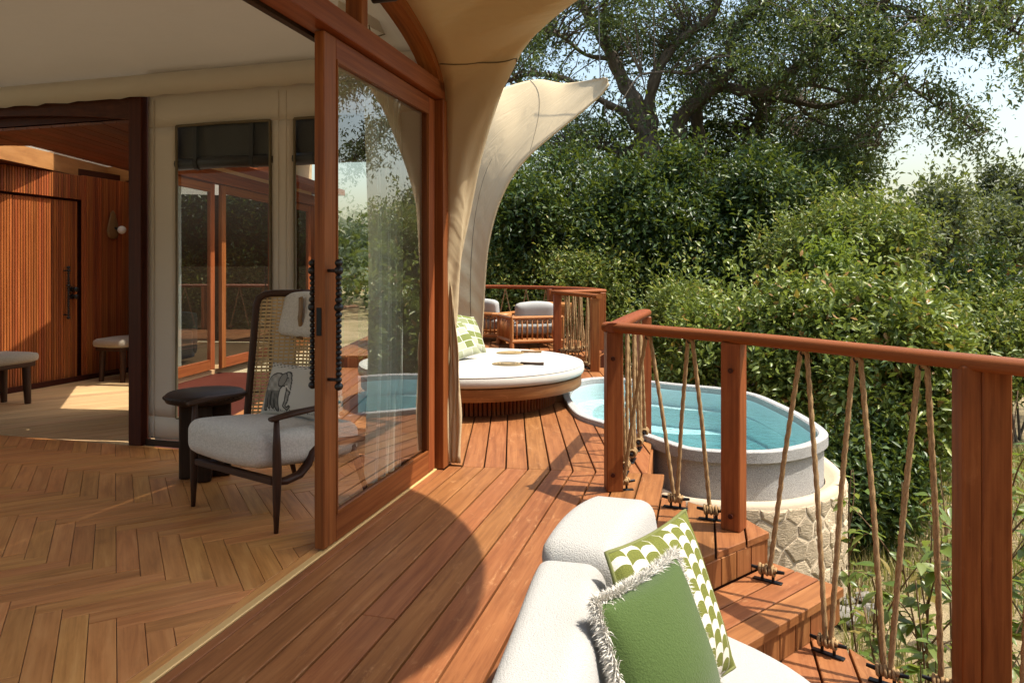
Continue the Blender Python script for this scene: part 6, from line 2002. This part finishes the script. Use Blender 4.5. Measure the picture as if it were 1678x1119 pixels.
# ------------------------------------------------ dry grass
def blades(name, region, n, hgt, mat, seed, label):
    r_ = np.random.default_rng(seed)
    x = r_.uniform(region[0], region[1], n); y = r_.uniform(region[2], region[3], n)
    cl_ = (np.sin(x * 2.1 + 1) * np.cos(y * 1.7) + np.sin(x * .8 - y * 1.1)) > -.35
    x, y = x[cl_], y[cl_]
    keep = np.array([not (inpoly((a, b), r_out)) for a, b in zip(x, y)]); x, y = x[keep], y[keep]
    z = np.array([gheight(a, b) for a, b in zip(x, y)]) - .01
    N = len(x); a = r_.uniform(0, 6.28, N); h = hgt * r_.uniform(.35, 1.1, N); ln = r_.uniform(.1, .6, N) * h
    B = np.stack([x, y, z], 1); sd = np.stack([np.cos(a), np.sin(a), 0 * a], 1) * .006
    ld = np.stack([np.cos(a + 1.4), np.sin(a + 1.4), 0 * a], 1) * ln[:, None]
    V = np.stack([B - sd, B + sd, B + ld * .35 + sd * .7 + np.stack([0 * a, 0 * a, h * .6], 1), B + ld * .35 - sd * .7 + np.stack([0 * a, 0 * a, h * .6], 1), B + ld + np.stack([0 * a, 0 * a, h], 1)], 1).reshape(-1, 3)
    b = np.arange(N)[:, None] * 5; idx = (b + np.array([0, 1, 2, 0, 2, 3, 3, 2, 4])[None]).ravel()
    me = bpy.data.meshes.new(name); me.vertices.add(len(V)); me.vertices.foreach_set("co", V.astype(np.float32).ravel())
    me.loops.add(len(idx)); me.loops.foreach_set("vertex_index", idx.astype(np.int32)); me.polygons.add(N * 3); me.polygons.foreach_set("loop_start", np.arange(0, N * 9, 3, dtype=np.int32))
    at = me.attributes.new("lc", 'FLOAT', 'FACE'); at.data.foreach_set("value", np.repeat(r_.uniform(0, 1, N), 3).astype(np.float32))
    at = me.attributes.new("tipv", 'FLOAT', 'FACE'); at.data.foreach_set("value", np.repeat(r_.uniform(0, 1, N), 3).astype(np.float32))
    me.update(calc_edges=True); me.materials.append(mat)
    o = bpy.data.objects.new(name, me); COL.objects.link(o); tagd(o, label, "grass", kind="stuff"); return o
M['dry'] = leafmat('dry_grass', (.20, .155, .06), (.32, .26, .11), (.44, .37, .19), (.13, .15, .03), .3, .7, .3)
blades("dry_grass", (1.6, 8, 2.6, 11), 26000, .30, M['dry'], 91, "dry straw coloured grass on the sandy slope")
# fallen stones by the lower deck
rs_ = random.Random(8)
M['rock'] = plain('grey_rock', (.24, .22, .19), .9, 0, 8, .4, .5)
for i, (u, v) in enumerate(((1385, 985), (1405, 1000), (1420, 985), (1432, 1005), (1398, 1012), (1376, 1000))):
    p = PZ(u, v, GZ); r0 = rs_.uniform(.05, .11)
    bm = bmesh.new(); bmesh.ops.create_icosphere(bm, subdivisions=2, radius=1)
    mm = MB(); vs = []
    for k, w_ in enumerate(bm.verts):
        w_.index = k; q = 1 + rs_.uniform(-.14, .14); vs.append((p.x + w_.co.x * r0 * q * 1.3, p.y + w_.co.y * r0 * q, gheight(p.x, p.y) + .03 + w_.co.z * r0 * .6 * q))
    mm.add(vs, [tuple(w_.index for w_ in f.verts) for f in bm.faces]); bm.free()
    o = mm.build("rock", M['rock'], None); tagd(o, "grey rock lying on sand at the foot of the lower deck", "rock", "rocks below the deck")
# ------------------------------------------------ distant walkway railing across the clearing
wk = thing("walkway", tuple(PY(1720, 470, 30)), "distant raised timber walkway with a handrail among the trees", "walkway")
a, b = PY(1560, 434, 33), PY(1990, 438, 27)
for dz, hh_ in ((0, .09), (-.95, .22)):
    m = MB(); m.bar(a + Vector((0, 0, dz)), b + Vector((0, 0, dz)), .12 if dz == 0 else 1.2, hh_); m.build("handrail" if dz == 0 else "walk_deck", M['rail'], wk)
for k in range(9):
    p = a.lerp(b, k / 8); m = MB(); m.box((p.x, p.y, (p.z - .03 + gheight(p.x, p.y)) / 2), (.12, .12, p.z - .06 - gheight(p.x, p.y)), None); m.build("post", M['rail'], wk)
# chain at the canopy tip
tipp = hA[-1]
m = MB(); q0 = tipp + Vector((-.10, 0, .06)); q1 = PY(980, -40, 9.2)
m.tube([q0, q0.lerp(q1, .5), q1], .006, 6); o = m.build("guy_chain", M['iron'], None); tagd(o, "thin rusty guy line rising from the canopy tip", "guy line")


# ================================================================== unseen trees added behind the camera to block sky light
for i, (az, dist, hh_) in enumerate(((118, 15, 9), (140, 17, 10), (163, 16, 9), (186, 18, 11), (208, 17, 10), (95, 19, 8))):
    x, y = dist * math.sin(R(az)), dist * math.cos(R(az)); r_ = np.random.default_rng(300 + i)
    gz = gheight(x, y)
    t = thing("evergreen_tree", (x, y, gz), ("tall unseen evergreen tree added behind the lower deck to block sky light", "broad unseen evergreen tree added behind the sofa to block sky light", "unseen evergreen tree added at the back of the tent to block sky light", "high crowned unseen evergreen tree added past the tent roof to block sky light", "unseen evergreen tree added at the far corner of the tent to block sky light", "unseen evergreen tree added past the end of the railing to block sky light")[i], "tree")
    d = r_.normal(size=(900, 3)); d /= np.linalg.norm(d, axis=1)[:, None]
    cc = d * np.array([4.2, 4.2, hh_ * .42]) * r_.uniform(.55, 1.0, (900, 1)) + np.array([x, y, gz + hh_ * .58])
    P = np.repeat(cc, 8, 0) + r_.normal(size=(7200, 3)) * .4
    leaves("foliage", P, .42, M['leaf_dark'], t, seed=310 + i)
    m = MB(); m.tube(catmull([(x, y, gz - .2), (x + .2, y, gz + hh_ * .3), (x, y + .2, gz + hh_ * .7)], 5), [.28 - .02 * k for k in range(11)], 8); m.build("trunk", M['bark'], t, smooth=True)
